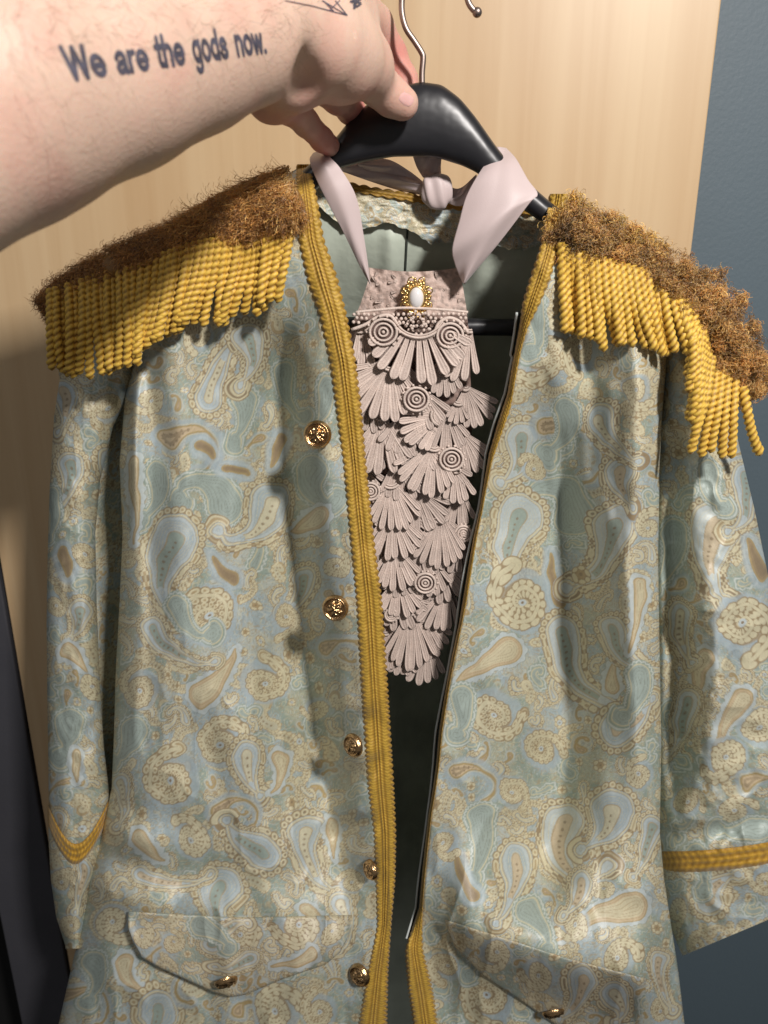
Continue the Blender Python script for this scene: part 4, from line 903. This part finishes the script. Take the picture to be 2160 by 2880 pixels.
def sdf2(P):
    d = sdf(P)
    # creases: wrist fold, thumb knuckle wrinkles, tendon
    for (x, y, t, sx, amp) in ((795,140,.365,.011,.0035),(825,180,.372,.010,.0055),(848,220,.385,.009,.0060),(862,262,.395,.008,.0060),(740,190,.375,.008,.0015),(1040,215,.445,.004,.0006)):
        c = V(x, y, t); r2 = ((P-c)**2).sum(-1); d = d+amp*np.exp(-r2/sx**2)
    return d
allp = np.array([p for pr in prim for p in pr[:2]]); lo = allp.min(0)-.055; hi = allp.max(0)+.055; h = .0020
dims = np.ceil((hi-lo)/h).astype(int); G = np.empty(dims, np.float32)
ys = lo[1]+np.arange(dims[1])*h; zs = lo[2]+np.arange(dims[2])*h
for i in range(dims[0]):
    Pg = np.stack(np.broadcast_arrays(lo[0]+i*h, ys[:, None], zs[None, :]), -1); G[i] = sdf2(Pg)
ins = G < 0
cell = np.zeros(dims-1, bool); cnt = np.zeros(dims-1, np.int8)
for a in (0, 1):
    for b_ in (0, 1):
        for c in (0, 1): cnt += ins[a:dims[0]-1+a, b_:dims[1]-1+b_, c:dims[2]-1+c]
cell = (cnt > 0) & (cnt < 8); vid = -np.ones(dims-1, np.int64); vid[cell] = np.arange(cell.sum())
Vv = lo+(np.argwhere(cell)+.5)*h
quads = []
for ax in range(3):
    sl0 = [slice(None)]*3; sl1 = [slice(None)]*3; sl0[ax] = slice(0, -1); sl1[ax] = slice(1, None)
    ch = ins[tuple(sl0)] != ins[tuple(sl1)]; idx = np.argwhere(ch)
    o1, o2 = [(1, 2), (2, 0), (0, 1)][ax]
    ok = (idx[:, o1] > 0) & (idx[:, o2] > 0) & (idx[:, o1] < dims[o1]-1) & (idx[:, o2] < dims[o2]-1); idx = idx[ok]
    fl_ = ins[tuple(idx.T)]; e1 = np.zeros(3, int); e1[o1] = 1; e2 = np.zeros(3, int); e2[o2] = 1
    q = np.stack([vid[tuple((idx-e1-e2).T)], vid[tuple((idx-e2).T)], vid[tuple(idx.T)], vid[tuple((idx-e1).T)]], 1)
    q[~fl_] = q[~fl_][:, ::-1]; quads.append(q)
quads = np.vstack(quads)
for it in range(5):
    e = .0005; d = sdf2(Vv); g = np.stack([sdf2(Vv+np.eye(3)[k]*e)-d for k in range(3)], 1)/e; g /= np.linalg.norm(g, axis=1)[:, None]+1e-9
    Vv = Vv-g*d[:, None]
# skin colour: pinker knuckles, fingers and palm side
def near(P, x, y, t, s): c = V(x, y, t); return np.exp(-((P-c)**2).sum(-1)/s**2)
base = np.tile(srgb(224, 192, 172), (len(Vv), 1)); pink = srgb(216, 138, 128)
k = np.clip(near(Vv,1140,295,.474,.012)*.35+near(Vv,900,400,.484,.020)*.8+near(Vv,990,310,.50,.018)*.8+near(Vv,790,270,.43,.025)*.55+near(Vv,1120,180,.51,.022)*.8+near(Vv,940,230,.425,.02)*.35, 0, 1)
blot = fbm(Vv[:, 0]/.02+Vv[:, 1]/.03, Vv[:, 2]/.02, 3, 77); k = np.clip(k+.20*sm(.42, .7, blot), 0, 1)[:, None]
base = base*(1-k)+pink*k
person = link('person', mesh_np('person', Vv, quads, base), M['skin'])
person['label'] = 'bare outstretched tattooed forearm and hand pinching the hanger top between thumb and fingers'; person['category'] = 'person'
bvh = BVHTree.FromPolygons([Vector(v) for v in Vv], [tuple(int(a) for a in q) for q in quads])
def onskin(px, py, off=.0003):
    p = CAM; d = V(px, py, 1.0)-CAM; hit = bvh.ray_cast(Vector(p), Vector(d).normalized())
    if hit[0] is None: return None
    return np.array(hit[0])+np.array(hit[1])*off, np.array(hit[1])
# thumb nail
n_, m_ = 14, 14; P = []; okn = True
c0 = np.array([1143, 286.]); ax_ = np.array([.82, .55]); ay_ = np.array([-.55, .82])
for i in range(n_):
    for j in range(m_):
        u = (i/(n_-1)-.5)*2; v = (j/(m_-1)-.5)*2; uu = u*math.sqrt(1-v*v/2); vv = v*math.sqrt(1-u*u/2)
        r = onskin(*(c0+ax_*uu*24+ay_*vv*19-np.array([0, 6])), .0005*(1-max(abs(u), abs(v))**6)-.0002)
        P.append(r[0] if r else P[-1])
link('thumb_nail', grid_mesh('thumb_nail', np.array(P).reshape(n_, m_, 3)), M['nail'], person)
# tattoo lettering
def arcp(cx, cy, rx, ry, a0, a1, n=14): t = np.radians(np.linspace(a0, a1, n)); return list(zip(cx+rx*np.cos(t), cy+ry*np.sin(t)))
GL = {'W': ([[(.08,.95),(.28,.08),(.52,.93),(.76,.08),(.96,.95)]], 1.04), 'e': ([arcp(.33,.37,.235,.27,0,325), [(.10,.37),(.56,.37)]], .66),
 'a': ([[(.10,.50)]+arcp(.31,.47,.19,.17,150,0)+[(.50,.10)], [(.50,.38),(.30,.36),(.16,.30),(.11,.22),(.16,.12),(.27,.09),(.42,.15),(.50,.26)], [(.50,.16),(.56,.08)]], .66),
 'r': ([[(.1,.64),(.1,.08)], [(.1,.42),(.17,.56),(.26,.63),(.36,.64)]], .42), 't': ([[(.2,.88),(.2,.2),(.25,.11),(.36,.10)], [(.04,.63),(.36,.63)]], .42),
 'h': ([[(.1,.93),(.1,.08)], [(.1,.45)]+arcp(.30,.45,.19,.19,150,0)+[(.49,.08)]], .62), 'n': ([[(.1,.65),(.1,.08)], [(.1,.45)]+arcp(.30,.45,.19,.19,150,0)+[(.49,.08)]], .62),
 'g': ([arcp(.32,.37,.22,.26,0,360,22), [(.54,.65),(.54,-.04)]+arcp(.33,-.04,.21,.16,0,-150)], .67), 'o': ([arcp(.34,.37,.24,.27,0,360,22)], .69),
 'd': ([arcp(.32,.37,.22,.26,0,360,22), [(.54,.93),(.54,.08)]], .67), 's': ([[(.47,.50),(.40,.61),(.28,.64),(.16,.60),(.11,.50),(.18,.42),(.40,.34),(.48,.24),(.44,.13),(.29,.09),(.15,.13),(.09,.23)]], .60),
 'w': ([[(.06,.65),(.21,.09),(.38,.62),(.55,.09),(.70,.65)]], .78), '.': ([[(.08,.09),(.10,.09)]], .2)}
words = [('We',196,306,(231,216),100,.36),('are',330,424,(213,200),96,.24),('the',444,524,(195,184),98,.20),('gods',546,645,(182,166),96,.20),('now.',666,750,(162,151),88,.20)]
tb = Bag()
for wd_, xa, xb, (ya, yb_), cap_, skew in words:
    segs = []; adv = 0
    for ch in wd_:
        st, aw = GL[ch]
        for pl in st:
            for p_, q_ in zip(pl[:-1], pl[1:]): segs.append((p_[0]+adv, p_[1], q_[0]+adv, q_[1]))
        adv += aw
    hs = .0125; gx = np.arange(-.05, adv+.05, hs); gy = np.arange(-.34, 1.12, hs); GX, GY = np.meshgrid(gx, gy, indexing='ij')
    def dist(X, Y):
        dm = np.full(X.shape, 9.)
        for x0_, y0_, x1_, y1_ in segs:
            vx, vy = x1_-x0_, y1_-y0_; l2 = vx*vx+vy*vy+1e-9; h_ = np.clip(((X-x0_)*vx+(Y-y0_)*vy)/l2, 0, 1)
            dm = np.minimum(dm, np.hypot(X-x0_-h_*vx, (Y-y0_-h_*vy)))
        return dm-.098
    Xc = GX[:-1, :-1]+hs/2; Yc_ = GY[:-1, :-1]+hs/2; keep = dist(Xc, Yc_) < 0
    ny_ = len(gy); I, J = np.nonzero(keep); q = np.stack([I*ny_+J, (I+1)*ny_+J, (I+1)*ny_+J+1, I*ny_+J+1], 1)
    used, inv = np.unique(q, return_inverse=True); q = inv.reshape(q.shape); X = GX.ravel()[used].copy(); Y = GY.ravel()[used].copy()
    cnt_ = np.bincount(q.ravel(), minlength=len(used)); bd = cnt_ < 4; d_ = dist(X, Y); e = 1e-3
    gxn = (dist(X+e, Y)-d_)/e; gyn = (dist(X, Y+e)-d_)/e; X[bd] -= (gxn*d_)[bd]; Y[bd] -= (gyn*d_)[bd]
    f = X/adv; hgt = Y*cap_*(1-.08*f); PX = xa+(xb-xa)*f-skew*(hgt-10); PY = ya+(yb_-ya)*f-hgt
    pts = []
    for u_, v_ in zip(PX, PY):
        r = onskin(u_, v_, .00018); pts.append(r[0] if r else V(u_, v_, .36))
    tb.add(np.array(pts), q)
link('tattoo', tb.mesh('tattoo'), M['ink'], person, label='bold lettering tattoo reading We are the gods now.')
def inkline(bag, pts, w_):
    pts = np.array(pts, float); n = 30; t = np.linspace(0, len(pts)-1, n); x = np.interp(t, np.arange(len(pts)), pts[:, 0]); y = np.interp(t, np.arange(len(pts)), pts[:, 1])
    dx = np.gradient(x); dy = np.gradient(y); l = np.hypot(dx, dy)+1e-9; rowsA = []; last = None
    for i in range(n):
        for s_ in (-1, 1):
            r = onskin(x[i]-dy[i]/l[i]*w_*s_, y[i]+dx[i]/l[i]*w_*s_, .0003)
            last = r[0] if r else last
            if last is None: return
            rowsA.append(last)
    bag.add(np.array(rowsA), grid_quads(n, 2))
tb = Bag()
for ln in ([(800,2),(880,18),(976,44)], [(905,2),(976,44)], [(976,44),(942,2)], [(908,2),(938,32)], [(955,2),(925,30)], [(925,30),(938,32)]): inkline(tb, ln, 1.3)
link('tattoo', tb.mesh('tattoo'), M['ink'], person, label='fine line triangle tattoo near the thumb joint')
tb = Bag()
for k in range(16): a = random.uniform(0, 6.28); cx = 1000+random.uniform(-12, 12); cy = 9+random.uniform(-8, 9); inkline(tb, [(cx, cy), (cx+9*math.cos(a), cy+9*math.sin(a))], 3)
if tb.v: link('tattoo', tb.mesh('tattoo'), M['ink'], person, label='small shaded leaf tattoo by the thumb joint')
# arm hair
hb_ = Bag()
for k in range(300):
    x = random.uniform(0, 900); y = random.uniform(0, 560-.45*x if random.random() < .35 else 170); r = onskin(x, y, 0)
    if not r: continue
    p, nn = r; Lh = random.uniform(.006, .014)*(1 if y > 200 else .75); d = np.array([random.uniform(.1, .9), 0, random.uniform(-.9, .5)])+nn*.35; d -= nn*(d@nn)*.75; d /= np.linalg.norm(d)
    side = np.cross(d, nn); bend = random.uniform(-.5, .5); pts = np.array([p+d*Lh*t+side*Lh*bend*t*t+nn*.0012*math.sin(t*3.0) for t in np.linspace(0, 1, 6)])
    v, q, t = tube_arrays(pts, np.linspace(.000045, .00002, 6), 3, False); hb_.add(v, q)
link('arm_hair', hb_.mesh('arm_hair'), M['hair'], person, kind='stuff')
print('done', sum(len(o.data.polygons) for o in bpy.data.objects if o.type == 'MESH'))
